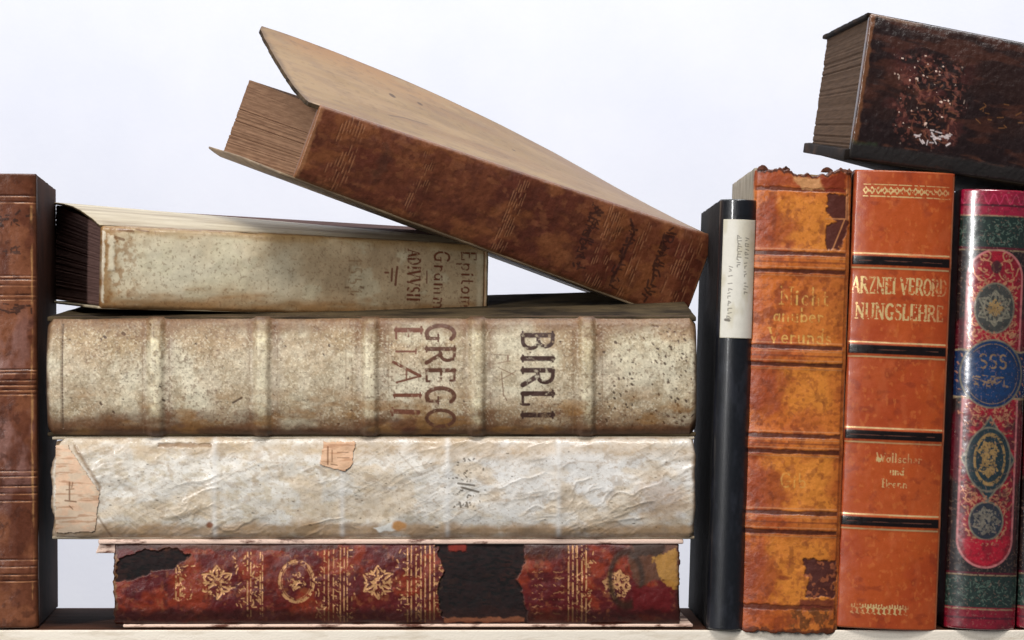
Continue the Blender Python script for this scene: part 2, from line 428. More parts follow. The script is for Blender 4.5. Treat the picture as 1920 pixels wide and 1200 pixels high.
# ------------------------------------------------------------------ the setting
def box(name, x0, y0, z0, x1, y1, z1, mat, parent=None, bevel=0):
    v = [(x, y, z) for x in (x0, x1) for y in (y0, y1) for z in (z0, z1)]
    f = [(0, 1, 3, 2), (4, 6, 7, 5), (0, 4, 5, 1), (2, 3, 7, 6), (0, 2, 6, 4), (1, 5, 7, 3)]
    o = link(name, v, f, mat, parent, False)
    if bevel:
        md = o.modifiers.new("bevel", 'BEVEL'); md.width = bevel; md.segments = 3
    return o
wall = box("wall", -4, 2.0, -2.2, 4, 2.06, 2.8,
           plain("wall_plaster", (238, 238, 247), (244, 243, 250), scale=5, rough=.9, bump=.15, dist=.001, fine=150, spec=.2))
wall['kind'] = 'structure'
shelf = bpy.data.objects.new("shelf", None); sc.collection.objects.link(shelf)
shelf['label'] = "dark brown wooden shelf board with pale front edge carrying the old books"; shelf['category'] = "shelf"
box("board", -.55, .0016, -.022, .55, .143, 0, plain("shelf_wood", (52, 30, 20), (86, 54, 38), scale=14, stretch=(.6, 9, 9), rough=.85, spec=.08), shelf, .0008)
box("front_edge", -.55, -.0012, -.0222, .55, .0014, -.0004,
    plain("edge_paint", (212, 196, 172), (250, 240, 224), scale=30, stretch=(1, 1, 5), lo=.25, hi=.5, rough=.6, bump=.4), shelf, .0007)

# ------------------------------------------------------------------ 1 brown calf book, far left
def brown_left():
    T, L = 150, 852
    c = Canvas(T, L, 1.25, seed=11)
    c.fill((106, 60, 40), .34)
    c.mix((88, 46, 30), sstep(.45, .62, c.n(60, 90, seed=1)) * .8)
    c.mix((134, 82, 54), sstep(.5, .66, c.n(40, 60, seed=2)) * .6)
    c.mix((150, 112, 104), sstep(.52, .7, c.n(30, 70, seed=3)) * c.rect(50, 270, 150, 620, 60) * .5)
    c.mix((90, 48, 28), c.rect(0, 0, T, 56, 8, 6) * .75)
    for y in (40, 52, 190, 197, 208, 226, 234, 366, 372, 386, 395, 404, 412, 556, 566, 584, 598, 612, 722, 735, 750, 762):
        m = c.rect(0, y, T, y + 3, 1.4); w = .35 + .65 * sstep(.35, .6, c.n(25, 3, seed=y))
        c.mix((60, 30, 20), m * w, disp=-1.3)
        c.mix((196, 138, 96), c.rect(0, y + 3, T, y + 4.5, 1) * w * .8, disp=.4)
    for (y, hh) in ((198, 30), (372, 34), (566, 34), (738, 30)):
        c.disp += 3.0 * np.exp(-((c.Y - y - 8) / hh * 1.6) ** 2)
    c.mix((52, 32, 26), c.mutter(62, 76, 142, 100, 22, 4.5, 5) * .85)
    c.mix((52, 32, 26), c.mutter(80, 136, 120, 150, 8, 4, 6) * .8)
    c.mix((52, 32, 26), c.mutter(62, 244, 142, 262, 20, 4.5, 7) * .85)
    for y in (120, 466, 668):
        c.mix((88, 48, 28), c.ring(72, y, 14, 17, 3) * .7)
    c.mix((186, 138, 88), c.rect(138, 60, 142, 800, 1.2) * sstep(.4, .6, c.n(8, 40, seed=21)) * .7)
    c.mix((70, 36, 24), sstep(.58, .72, c.n(14, seed=14)) * .6)
    c.edges((84, 48, 30), 10, 18, .9)
    c.disp += (c.n(30, seed=8) - .5) * 3
    b = Book("old_book", "brown calf book with ruled bands standing at the left end of the shelf", L, T, 470, standing=True)
    b.spine(c, painted("brown_calf", .35, 1200, .25), bulge=12, p=3, rnd=9)
    m = plain("brown_calf_boards", (40, 22, 16), (70, 40, 28), scale=30, rough=.8, spec=.12)
    b.cover(False, m); b.cover(True, m, seed=3)
    b.block(pages("brown_book_leaves", (120, 100, 78), (170, 148, 118), True), inset=8)
    b.place(-78, 1178, 0, tilt=-.3, yaw=3.6)
brown_left()

# ------------------------------------------------------------------ 5 red gilt book at the bottom of the stack
def petals(c, cx, cy, r, n, ph=0):
    segs = []
    for i in range(n):
        a = ph + i * 2 * math.pi / n
        dx, dy = math.cos(a), math.sin(a)
        for sgn in (-1, 1):
            q = [(cx + dx * r * t + sgn * -dy * r * .28 * math.sin(t * math.pi), cy + dy * r * t + sgn * dx * r * .28 * math.sin(t * math.pi)) for t in np.linspace(.12, 1, 7)]
            segs += [(u[0], u[1], v[0], v[1], 3.4) for u, v in zip(q, q[1:])]
        segs.append((cx + dx * r * .3, cy + dy * r * .3, cx + dx * r * .8, cy + dy * r * .8, 4.6))
        a2 = a + math.pi / n
        segs.append((cx + math.cos(a2) * r * .55, cy + math.sin(a2) * r * .55, cx + math.cos(a2) * r * .8, cy + math.sin(a2) * r * .8, 4))
    return c.lines(segs)

def red_bottom():
    L, T = 1060, 156
    c = Canvas(L, T, 1.1, seed=23)
    c.fill((98, 28, 20), .4)
    c.mix((86, 22, 26), sstep(.4, .6, c.n(70, 50, seed=1)) * .8)
    c.mix((140, 52, 26), sstep(.52, .68, c.n(50, 40, seed=2)) * .8)
    c.mix((66, 20, 18), sstep(.5, .75, c.n(12, seed=3)) * .6)
    c.mix((146, 84, 52), sstep(.6, .75, c.n(9, seed=31)) * .5)
    gold = (216, 162, 110)
    wear = sstep(.36, .50, c.n(5, seed=4)) * (.72 + .28 * sstep(.3, .6, c.n(40, seed=44)))
    def gild(m, k=1): c.mix(gold, m * wear * k, rough=.38, metal=.35, disp=-.5)
    for cx in (193, 495): gild(petals(c, cx, 76, 31, 6, .5))
    gild(petals(c, 943, 80, 27, 8, .2), .95)
    gild(c.ring(342, 74, 32, 38, 5)); gild(c.ring(342, 74, 27, 33, 1.6), .6); gild(petals(c, 342, 74, 17, 4, .3)); gild(c.ell(342, 74, 7, 13) * .8)
    def rules(xs, y0=6, y1=150, w=2.2, k=1):
        gild(c.lines([(x, y0, x, y1, w) for x in xs], .9), k)
    rules((116, 124), 46, 112, 2.6); rules((250, 256, 274, 278), 20, 140)
    rules((394, 402, 411, 424, 431, 437), 12, 150, 2); rules((550, 557, 566, 575, 583, 592, 600), 8, 152, 2.4)
    rules((852, 860, 868, 877, 885), 8, 150, 2.6)
    r = random.Random(4)
    seg = []
    for x0, x1, y0, y1, n in ((118, 146, 40, 115, 34), (226, 246, 20, 130, 22), (258, 272, 34, 125, 26), (378, 394, 15, 140, 30), (412, 424, 22, 140, 26), (440, 452, 15, 145, 20), (528, 550, 15, 145, 28),
                              (604, 616, 40, 140, 26), (568, 574, 10, 150, 14), (862, 884, 10, 150, 26), (888, 900, 14, 145, 20)):
        for i in range(n):
            x = r.uniform(x0, x1); y = r.uniform(y0, y1); a = r.uniform(0, 6.28); l = r.uniform(3, 8)
            seg.append((x, y, x + l * math.cos(a), y + l * math.sin(a), r.uniform(1.6, 3)))
    gild(c.lines(seg), .85)
    # faint lettering lines
    seg = []
    for y in range(56, 142, 13):
        for x0 in (784, 824):
            for i in range(4): seg.append((x0 + i * 5, y + r.uniform(-2, 2), x0 + i * 5 + 4, y + r.uniform(-2, 2), 2))
    gild(c.lines(seg), .5)
    # missing leather: black patches
    hole = np.maximum.reduce([c.poly([(8, 30), (50, 16), (118, 12), (142, 26), (110, 50), (70, 58), (30, 72), (2, 74)], 2, 6),
                              c.poly([(600, -5), (665, -5), (700, 0), (770, 0), (772, 40), (756, 70), (768, 110), (778, 160), (640, 160), (612, 140), (606, 90), (620, 55)], 2, 7)])
    c.mix((104, 62, 44), np.clip(1 - np.abs(hole - .35) * 3, 0, 1) * .8, disp=2.2)
    c.mix((9, 6, 7), hole * (.93 + .07 * sstep(.5, .7, c.n(9, 3, seed=71))), rough=.95, metal=0, disp=-3.5)
    c.mix((120, 36, 24), c.rect(625, 4, 660, 18, 2, 4, 8), disp=2)
    c.mix((44, 24, 16), c.poly([(764, -5), (850, -5), (850, 20), (810, 36), (768, 40)], 6, 10) * .7)
    # right torn end
    c.mix((92, 54, 34), c.poly([(968, 0), (1060, 0), (1060, 80), (1020, 70), (985, 90), (965, 50)], 3, 8), rough=.6)
    c.mix((52, 32, 20), np.maximum(c.rect(972, 4, 1030, 26, 3, 8), c.ring(960, 70, 30, 50, 10, 4)) * .9)
    c.mix((176, 128, 56), c.poly([(1010, 30), (1055, 10), (1060, 90), (1030, 80)], 2, 8, 8) * .8)
    c.mix((96, 20, 22), c.rect(972, 86, 1046, 136, 3, 6))
    c.mix((58, 30, 22), c.rect(0, 0, 420, 15, 3, 8) * .8)
    c.mix((92, 52, 34), c.rect(90, -4, 300, 12, 3, 6) * .7)
    c.mix((150, 108, 66), c.rect(0, 24, 5, 140, 1.5, 4, 6) * .9)
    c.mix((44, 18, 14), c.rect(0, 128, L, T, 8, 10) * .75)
    c.mix((150, 90, 60), c.rect(620, 143, 770, 152, 2, 5) * .8)
    c.edges((54, 22, 16), 10, 9, .9)
    c.disp += (c.n(60, 40, seed=8) - .5) * 6 + (c.n(12, seed=9) - .5) * 1.5
    b = Book("old_book", "dark red gilt book with missing leather at the bottom of the stack", L, T, 450)
    b.spine(c, painted("red_gilt_leather", .45, 1100, .25), bulge=12, p=2.6, rnd=8,
            rag0=lambda v: (fbm(v / 10, v * 0, 3, 3) - .5) * 8, rag1=lambda v: (fbm(v / 10, v * 0, 8, 3) - .5) * 10)
    m1 = plain("worn_pale_board", (110, 70, 56), (236, 206, 188), scale=38, stretch=(1, 3, 3), rough=.7, lo=.42, hi=.5)
    m2 = plain("red_marbled_board", (46, 22, 16), (98, 50, 36), scale=60, rough=.6)
    o = b.cover(True, m1, c=9, x0=-30, x1=8, y0=-4, inset=-4.5)
    o = b.cover(False, m1, c=6, x0=16, x1=26, y0=-2, inset=-5)
    b.block(pages("red_book_leaves", (70, 50, 40), (120, 92, 74)), inset=5)
    q = b.P(np.array([[-36., -36.], [4., 4.]]), np.array([[2., 300.], [2., 300.]]), np.array([[.86, .86], [.86, .86]]))
    q2 = b.P(np.array([[-26., -26.], [4., 4.]]), np.array([[2., 300.], [2., 300.]]), np.array([[1.02, 1.02], [1.02, 1.02]]))
    fix_normals(shell("board_corner", q2, q, m1, b.root, bevel=.0006, smooth=False))
    b.place(214, 1172, .002, yaw=.3)
red_bottom()

# ------------------------------------------------------------------ 4 white parchment book
def crease(c, sx, sy, seed, ang=.6, p=1.0):
    X = c.X * math.cos(ang) + c.Y * math.sin(ang); Y = -c.X * math.sin(ang) + c.Y * math.cos(ang)
    wv = fbm(c.X / 60, c.Y / 60, seed + 5, 3) * 1.4
    return (1 - np.abs(2 * fbm(X / sx + wv, Y / sy + wv, seed, 4) - 1) * 2.2).clip(0, 1) ** p

def white_parchment():
    L, T = 1206, 194
    c = Canvas(L, T, 1.2, seed=35)
    c.fill((212, 205, 192), .45)
    c.mix((232, 226, 214), sstep(.4, .62, c.n(120, 60, seed=1)) * .8)
    c.mix((196, 180, 150), sstep(.55, .66, c.n(14, 9, seed=61)) * .5); c.mix((238, 236, 230), sstep(.5, .66, c.n(18, 10, seed=62)) * .5)
    c.mix((232, 231, 230), c.ell(1000, 70, 330, 90, 70, 30, 40) * .6)
    c.mix((210, 188, 156), sstep(.5, .66, c.n(60, 34, seed=2)) * .6)
    k = crease(c, 70, 14, 7, -.55, 2.0); k2 = crease(c, 34, 11, 57, .5, 2.5)
    zone = .35 + .65 * sstep(.35, .6, c.n(150, 90, seed=66))
    c.mix((164, 142, 112), k * .24 * zone); c.mix((238, 235, 228), k2 * .22 * zone); c.mix((150, 124, 96), sstep(.62, .74, c.n(4, 2.5, seed=63)) * .4)
    for i in range(7): c.mix((150, 120, 88), c.pline([(190 + i * 150, 20 + 18 * (i % 3)), (240 + i * 150, 34 + 13 * (i % 4)), (290 + i * 150, 30 + 20 * (i % 2))], 2.5, 2) * .35)
    c.mix((164, 140, 112), sstep(.6, .72, c.n(16, 10, seed=6)) * .4)
    c.mix((176, 146, 104), c.rect(0, 10, L, 34, 14, 22, 60) * .55)
    c.mix((168, 132, 92), c.rect(0, 165, L, 190, 8, 12, 30) * .75)
    c.mix((134, 98, 60), c.rect(200, 13, 300, 20, 2, 3) * .8, disp=-2)
    c.mix((150, 110, 72), c.ell(1140, 120, 46, 36, 18, 16) * .45)
    c.mix((150, 122, 92), c.rect(600, 173, 1060, 180, 2, 5, 30) * .6)
    # old paper labels pasted and scraped
    p1 = [(-6, 16), (34, 14), (94, 104), (84, 184), (-6, 184)]
    # creases as relief
    zone2 = c.poly(p1, 6)
    kl = crease(c, 170, 30, 97, -.35, 3.0) * sstep(.46, .62, c.n(90, 60, seed=99)) * (1 - c.rect(490, 0, 585, 75, 8)); c.mix((170, 148, 118), np.roll(kl, 3, 0) * .3 * (1 - zone2)); c.disp += ((k * .6 + k2 * .4) * zone + kl * 1.3 + (c.n(52, 34, seed=98, oct=2) - .5) * 5) * (1 - zone2) + (c.n(110, 60, seed=20, oct=2) - .5) * 9 + (c.n(26, seed=21, oct=2) - .5) * .8
    for x in (306, 545, 742, 950):
        c.disp += 2.6 * np.exp(-((c.X - x + 8 * (c.n(80, seed=x) - .5)) / 12) ** 2)
        c.mix((232, 230, 226), np.exp(-((c.X - x) / 5) ** 2) * .5)
    r = random.Random(9); seg = []
    for i in range(40):
        x = r.gauss(775, 16); y = r.uniform(40, 140); seg.append((x, y, x + r.uniform(-2, 3), y + r.uniform(0, 3), r.uniform(1.6, 3.6)))
    seg += [(762, 88, 792, 92, 4), (770, 96, 800, 104, 4), (765, 124, 767, 132, 4), (778, 124, 780, 132, 4)]
    for i in range(90):
        x = r.uniform(20, L); y = r.uniform(20, T - 20); seg.append((x, y, x + r.uniform(0, 4), y, r.uniform(1, 2.2)))
    c.mix((72, 58, 38), c.lines(seg) * .8)
    c.mix((128, 70, 34), c.ell(297, 166, 7, 6, 2, 2) * .9)
    c.mix((240, 238, 230), c.poly([(605, 172), (650, 158), (662, 174), (615, 180)], 2, 3)); c.mix((204, 150, 96), c.ell(650, 168, 14, 9, 3, 3))
    # slanting scraped line right of left label
    c.mix((132, 100, 66), c.pline([(44, 20), (70, 62), (92, 96), (88, 110)], 6, 3) * .7, disp=-2)
    c.mix((120, 92, 64), c.pline([(88, 150), (112, 188)], 4, 2) * .7)
    c.edges((128, 98, 68), 8, 8, .8)
    rg = lambda v: (fbm(v / 34, v * 0, 12, 4) - .5) * 16 + 14 * np.clip((v - 165) / 25, 0, 1) ** 2 + 3
    b = Book("old_book", "wrinkled white parchment book with peeling paper labels in the middle of the stack", L, T, 480)
    b.spine(c, painted("white_parchment", .22, 800, .16, coat=.12), bulge=16, p=2.6, rnd=14, hood=10, rag0=rg,
            rag1=lambda v: (fbm(v / 50, v * 0, 22, 4) - .5) * 9)
    m = plain("parchment_boards", (150, 132, 106), (200, 188, 168), scale=30, rough=.6)
    b.cover(True, m, c=6); b.cover(False, m, c=6, seed=4)
    b.block(pages("parchment_book_leaves", (96, 78, 60), (150, 128, 102)), inset=6)
    # raised pieces of paper as parts lying on the spine
    def patch(name, pts, colr, x0, y0, w, h, seed, ink):
        q = Canvas(w, h, 1.2, seed=seed); q.fill(colr, .75)
        q.mix((226, 186, 154), sstep(.45, .65, q.n(20, 8, seed=1)) * .7); q.mix((168, 118, 84), sstep(.55, .7, q.n(30, 4, seed=2)) * .6)
        q.mix((110, 70, 36), q.lines(ink) * .8)
        # follow the spine surface
        ix = np.clip(((q.X + x0) / c.w * (c.nx - 1)).astype(int), 0, c.nx - 1); iy = np.clip(((q.Y + y0) / c.h * (c.ny - 1)).astype(int), 0, c.ny - 1)
        V = 1 - (q.Y + y0) / T; t = np.abs(2 * V - 1)
        y = -16 * np.clip(1 - t ** 2.6, 0, 1) ** .85 + 1
        ed = np.clip((t - (1 - 28 / T)) / (28 / T), 0, 1); y = y + 14 * (1 - np.sqrt(np.clip(1 - ed ** 2, 0, 1))) * .9
        y = y - c.disp[iy, ix] - 1.6
        G = b.P(q.X + x0, y, V); Bk = b.P(q.X + x0, y + 1.4, V)
        # keep only the vertices inside the torn outline by pulling the quads outside away
        keep = q.poly(pts, .8, 2.5, 7) > .5
        nr, nc = keep.shape; i = np.arange(nr * nc).reshape(nr, nc)
        fk = keep[:-1, :-1] & keep[1:, :-1] & keep[:-1, 1:] & keep[1:, 1:]
        f = np.stack([i[:-1, :-1], i[:-1, 1:], i[1:, 1:], i[1:, :-1]], -1)[fk]
        us = np.unique(f); mp = np.full(nr * nc, -1); mp[us] = np.arange(len(us))
        o = link(name, G.reshape(-1, 3)[us], mp[f], painted("label_paper_%d" % seed, .3, 800, .12), b.root, True,
                 np.concatenate([q.col.reshape(-1, 3), np.ones((nr * nc, 1))], 1)[us],
                 np.stack([q.rough.ravel(), q.metal.ravel(), q.metal.ravel(), np.ones(nr * nc)], 1)[us])
        md = o.modifiers.new("thickness", 'SOLIDIFY'); md.thickness = .0003; md.offset = 0
        return o
    o = patch("paper_label", [(3, 0), (26, 0), (86, 88), (78, 164), (3, 166)], (214, 190, 164), 5, 16, 92, 170, 41,
              [(30, 70, 30, 104, 3), (22, 104, 42, 106, 3), (24, 84, 38, 82, 2), (36, 70, 34, 80, 2), (30, 114, 36, 120, 2)])
    o['label'] = "large pinkish paper label remnant at the left end of the spine"
    o = patch("paper_label", [(14, 2), (74, 2), (68, 46), (56, 58), (28, 52), (6, 44)], (210, 170, 136), 496, 8, 80, 62, 42,
              [(22, 12, 22, 44, 3), (30, 18, 30, 40, 2), (28, 44, 40, 46, 2), (40, 22, 60, 22, 1.5), (40, 32, 62, 32, 1.5)])
    o['label'] = "small torn orange paper label near the middle of the spine"
    b.place(97, 1012, .001, yaw=.2)
white_parchment()

# ------------------------------------------------------------------ 3 large speckled vellum book
def biblia():
    L, T = 1218, 226
    c = Canvas(L, T, 1.15, seed=51)
    c.fill((178, 154, 122), .5)
    c.mix((208, 198, 170), sstep(.44, .62, c.n(110, 90, seed=1)) * .9)
    c.mix((172, 148, 112), sstep(.48, .66, c.n(70, 50, seed=2)) * .6)
    bands = (205, 404, 606, 806, 1012)
    for x in bands:  # bright strip and dark flanks paint highlight and shade on each raised band
        c.disp += 10 * np.exp(-((c.X - x) / 14) ** 4)
        c.mix((128, 98, 68), (np.exp(-((c.X - x - 21) / 6) ** 2) * .7 + np.exp(-((c.X - x + 22) / 6) ** 2) * .6) * (.5 + .5 * sstep(.3, .6, c.n(8, 30, seed=x))))
        c.mix((216, 202, 166), np.exp(-((c.X - x) / 11) ** 4) * (.4 + .6 * sstep(.4, .6, c.n(7, seed=x + 1))))
        c.mix((240, 228, 188), np.exp(-((c.X - x + 2) / 8) ** 4) * sstep(.5, .62, c.n(6, 9, seed=x + 2)) * .8)
        c.mix((116, 86, 70), np.exp(-((c.X - x - 27) / 11) ** 2) * .6); c.mix((128, 96, 66), np.exp(-((c.X - x + 24) / 7) ** 2) * .5)
    # paler at mid-height: light on the curved spine painted into the colour
    ctr = 1 - np.abs(c.Y / T - .52) * 2
    c.mix((218, 208, 184), sstep(.3, .95, ctr + (c.n(50, seed=14) - .5) * .9) * .55)
    # speckle
    sp = c.n(4.2, seed=5, oct=2); sp2 = c.n(2.8, seed=15, oct=2)
    dens = sstep(.35, .62, c.n(140, 80, seed=6)) * .6 + .4 + .5 * sstep(1000, 1218, c.X) * 0
    c.mix((104, 70, 46), sstep(.58, .74, sp) * dens * .55)
    c.mix((150, 126, 92), sstep(.5, .62, c.n(22, 30, seed=70)) * .4)
    c.mix((238, 228, 200), sstep(.58, .74, sp2) * .45)
    c.mix((78, 54, 40), sstep(.70, .78, c.n(3.4, seed=25, oct=2)) * .4)
    r = random.Random(3); seg = []
    for i in range(130):
        x = r.uniform(1030, 1215) if i < 80 else r.uniform(8, L); x = x if r.random() < .8 else r.uniform(1150, 1216); y = r.uniform(10, T - 16)
        seg.append((x, y, x + r.uniform(0, 3), y + r.uniform(0, 3), r.uniform(1.6, 4.2)))
    seg += [(350, 162, 366, 153, 4), (108, 38, 111, 40, 5), (143, 32, 146, 34, 6)]
    c.mix((62, 40, 26), c.lines(seg) * .85, disp=-.6)
    # brown dirt at the shoulders, deepened with painted shade of the curved spine
    c.mix((116, 80, 50), (1 - sstep(4, 50, c.Y + (c.n(50, 20, seed=7) - .5) * 34)) * .8)
    c.mix((104, 66, 36), sstep(T - 66, T - 6, c.Y + (c.n(55, 18, seed=8) - .5) * 60) * .95)
    c.mix((84, 56, 38), sstep(T - 24, T - 6, c.Y + (c.n(30, 8, seed=18) - .5) * 14) * .8)
    c.mix((146, 104, 54), sstep(.5, .66, c.n(70, 24, seed=28)) * sstep(.5, .8, c.Y / T) * .6)
    # stitched line near the left end and rulings
    seg = [(31, y, 31, y + 4, 3.2) for y in range(16, 210, 7)]
    c.mix((84, 62, 44), c.lines(seg) * .8, disp=-1.5); c.mix((96, 70, 50), c.rect(27, 6, 29, 220, 1) * .5, disp=-1)
    for x in (180, 230, 380, 432, 560, 572, 640, 830, 848, 985, 1040): c.mix((130, 104, 78), c.rect(x, 4, x + 2, 220, 1.4) * .5 * sstep(.3, .55, c.n(5, 40, seed=x)), disp=-.7)
    # inked titles
    ink = (66, 42, 34); wr = .35 + .65 * sstep(.22, .42, c.n(6, seed=90))
    c.mix(ink, c.text("BIRLI", 892, 30, 56, 9.5, True, gap=.15, squeeze=.84) * wr)
    c.mix((110, 74, 52), c.lines([(955, 180, 961, 182, 5), (838, 72, 868, 73, 1.6), (845, 88, 868, 84, 1.6), (846, 96, 876, 110, 1.6), (852, 104, 856, 150, 2), (864, 74, 864, 84, 3.5), (848, 120, 878, 104, 1.6), (858, 150, 862, 158, 2)]) * .75)
    c.mix((96, 60, 42), c.text("GREGO", 712, 14, 52, 8, True, gap=.12, squeeze=.86) * wr)
    c.mix((112, 66, 46), c.lines([(655, 26, 702, 26, 9), (702, 20, 702, 34, 4), (655, 20, 655, 42, 4), (678, 26, 678, 38, 3), (655, 66, 692, 66, 4), (692, 62, 692, 70, 3),
                                (650, 86, 700, 112, 6), (700, 112, 656, 124, 4), (674, 98, 674, 120, 3), (652, 148, 700, 148, 7), (652, 143, 652, 153, 3), (700, 143, 700, 153, 3), (648, 178, 696, 180, 9), (648, 172, 648, 186, 4)]) * wr)
    c.mix((92, 48, 32), c.rect(645, 192, 690, 216, 5, 8) * .6)
    c.edges((84, 58, 40), 9, 9, .85)
    c.disp += (c.n(80, 60, seed=41) - .5) * 6 + (sp - .5) * .6 + (c.n(14, seed=43) - .5) * 1.0
    b = Book("old_book", "large speckled vellum book with raised bands and faded capitals, under the smaller vellum book", L, T, 480, T2=226, rise=0, profile=lambda a, y: (30 + 34 * a / 1218) * np.clip(y / 480, 0, 1))
    b.spine(c, painted("speckled_vellum", .18, 900, .26), bulge=20, p=2.3, rnd=16, hood=12, capr=.14)
    m = plain("grimy_vellum_boards", (34, 28, 22), (92, 78, 56), scale=24, stretch=(1, 1, 3), rough=.85, spec=.12)
    b.cover(True, m, c=9, wob=3); b.cover(False, m, c=8, seed=9)
    b.block(pages("large_book_leaves", (70, 56, 42), (120, 100, 76)), inset=8)
    b.place(88, 819, .001, yaw=.2)
biblia()

# ------------------------------------------------------------------ 2 smaller vellum book on top
def vellum_small():
    L, T = 768, 152
    c = Canvas(L, T, 1.1, seed=61)
    c.fill((190, 170, 136), .42)
    c.mix((212, 206, 182), c.ell(170, 76, 190, 60, 60, 30, 50) * .8)
    c.mix((160, 136, 104), sstep(.45, .62, c.n(90, 70, seed=2)) * .6)
    c.mix((166, 140, 108), sstep(.05, .4, (c.X - 250) / 700) * .5)
    c.mix((204, 196, 166), sstep(.52, .66, c.n(46, 36, seed=3)) * .45)
    c.mix((150, 112, 66), (1 - sstep(4, 46, c.X + (c.n(24, seed=4) - .5) * 60)) * .85)
    c.mix((148, 110, 68), sstep(T - 44, T - 8, c.Y + (c.n(60, 12, seed=5) - .5) * 40) * .92)
    c.mix((156, 124, 78), (1 - sstep(3, 22, c.Y + (c.n(50, 10, seed=6) - .5) * 20)) * .8)
    c.mix((140, 98, 54), sstep(.5, .7, c.n(9, seed=7)) * (1 - sstep(30, 110, c.X)) * .65)
    c.mix((112, 78, 48), sstep(.66, .76, c.n(3.4, seed=71, oct=2)) * .4)
    c.mix((230, 222, 196), c.rect(14, 18, 24, 80, 3, 5, 10) * .7, disp=1.5)
    c.mix((226, 218, 196), c.rect(0, 10, 6, 140, 1.5, 4, 8) * .7)
    c.mix((104, 68, 36), c.lines([(34, 8, 60, 10, 5), (66, 6, 90, 9, 3), (26, 22, 42, 26, 5)]) * .7)
    r = random.Random(8); seg = []
    for i in range(70):
        x = r.uniform(10, L - 10); y = r.uniform(14, T - 14); seg.append((x, y, x + r.uniform(0, 2), y + r.uniform(0, 2), r.uniform(1, 2.6)))
    c.mix((104, 78, 50), c.lines(seg) * .6)
    ink = (104, 54, 32)
    wr = sstep(.25, .42, c.n(5, seed=90))
    c.mix(ink, c.text("ADIVVSII", 602, 18, 24, 4.6, True, gap=.12, squeeze=.72) * wr)
    c.mix(ink, c.text("Gramma", 656, 18, 30, 4.4, True, gap=.16, squeeze=1.0) * wr)
    c.mix(ink, c.text("Epitom", 712, 16, 30, 4.4, True, gap=.16, squeeze=1.0) * wr)
    c.mix(ink, c.lines([(556, 66, 562, 66, 4), (570, 58, 569, 82, 4), (580, 54, 577, 90, 4.5), (640, 60, 640, 84, 2.5)]) * .9)
    c.mix((140, 112, 80), c.text("1551", 482, 40, 26, 4, True, gap=.3) * .8 * wr)
    c.mix((116, 88, 60), c.lines([(476, 98, 482, 98, 4), (506, 96, 512, 98, 4), (488, 110, 492, 112, 3)]) * .8)
    c.mix((142, 100, 60), c.rect(758, 12, 761, 140, 1.5) * .9, disp=-1.5)
    c.mix((216, 202, 170), c.rect(743, 20, 755, 140, 4, 4) * .5)
    c.edges((122, 86, 50), 5, 5, .8)
    c.disp += (c.n(90, 60, seed=20) - .5) * 6 + (c.n(20, seed=21) - .5) * 1.6
    b = Book("old_book", "small vellum book with brown ink title beneath the tilted brown book", L, T, 500, T2=196, rise=14, taper=-.10)
    b.spine(c, painted("cream_vellum", .3, 800, .12, coat=.1), bulge=9, p=4, rnd=9, hood=5)
    m = plain("warped_vellum", (120, 96, 64), (196, 184, 156), scale=18, stretch=(.7, 2.4, 2), rough=.5, lo=.25, hi=.6)
    up = lambda A, Y: (12 * np.sin(np.clip(Y / 500, 0, 1) * math.pi * .95) ** 1 * (1 - .65 * np.clip(A / 800, 0, 1)) - 18 * np.clip(Y / 500, 0, 1) * np.clip(A / 800, 0, 1)) * np.clip(Y / 60, 0, 1)
    b.cover(True, m, c=5, x0=-3, x1=3, warp=up, wob=2, rim=plain('vellum_rim', (50, 38, 26), (110, 92, 66), scale=90, rough=.8, spec=.1))
    b.cover(False, m, c=5, seed=5, x0=-3, x1=3)
    b.block(pages("dark_stained_leaves", (80, 58, 54), (108, 82, 76)), c=5, inset=5, fore=3, f1=.975)
    b.place(187, 580, .0, tilt=1.0, yaw=18.6, pitch=.6)
vellum_small()

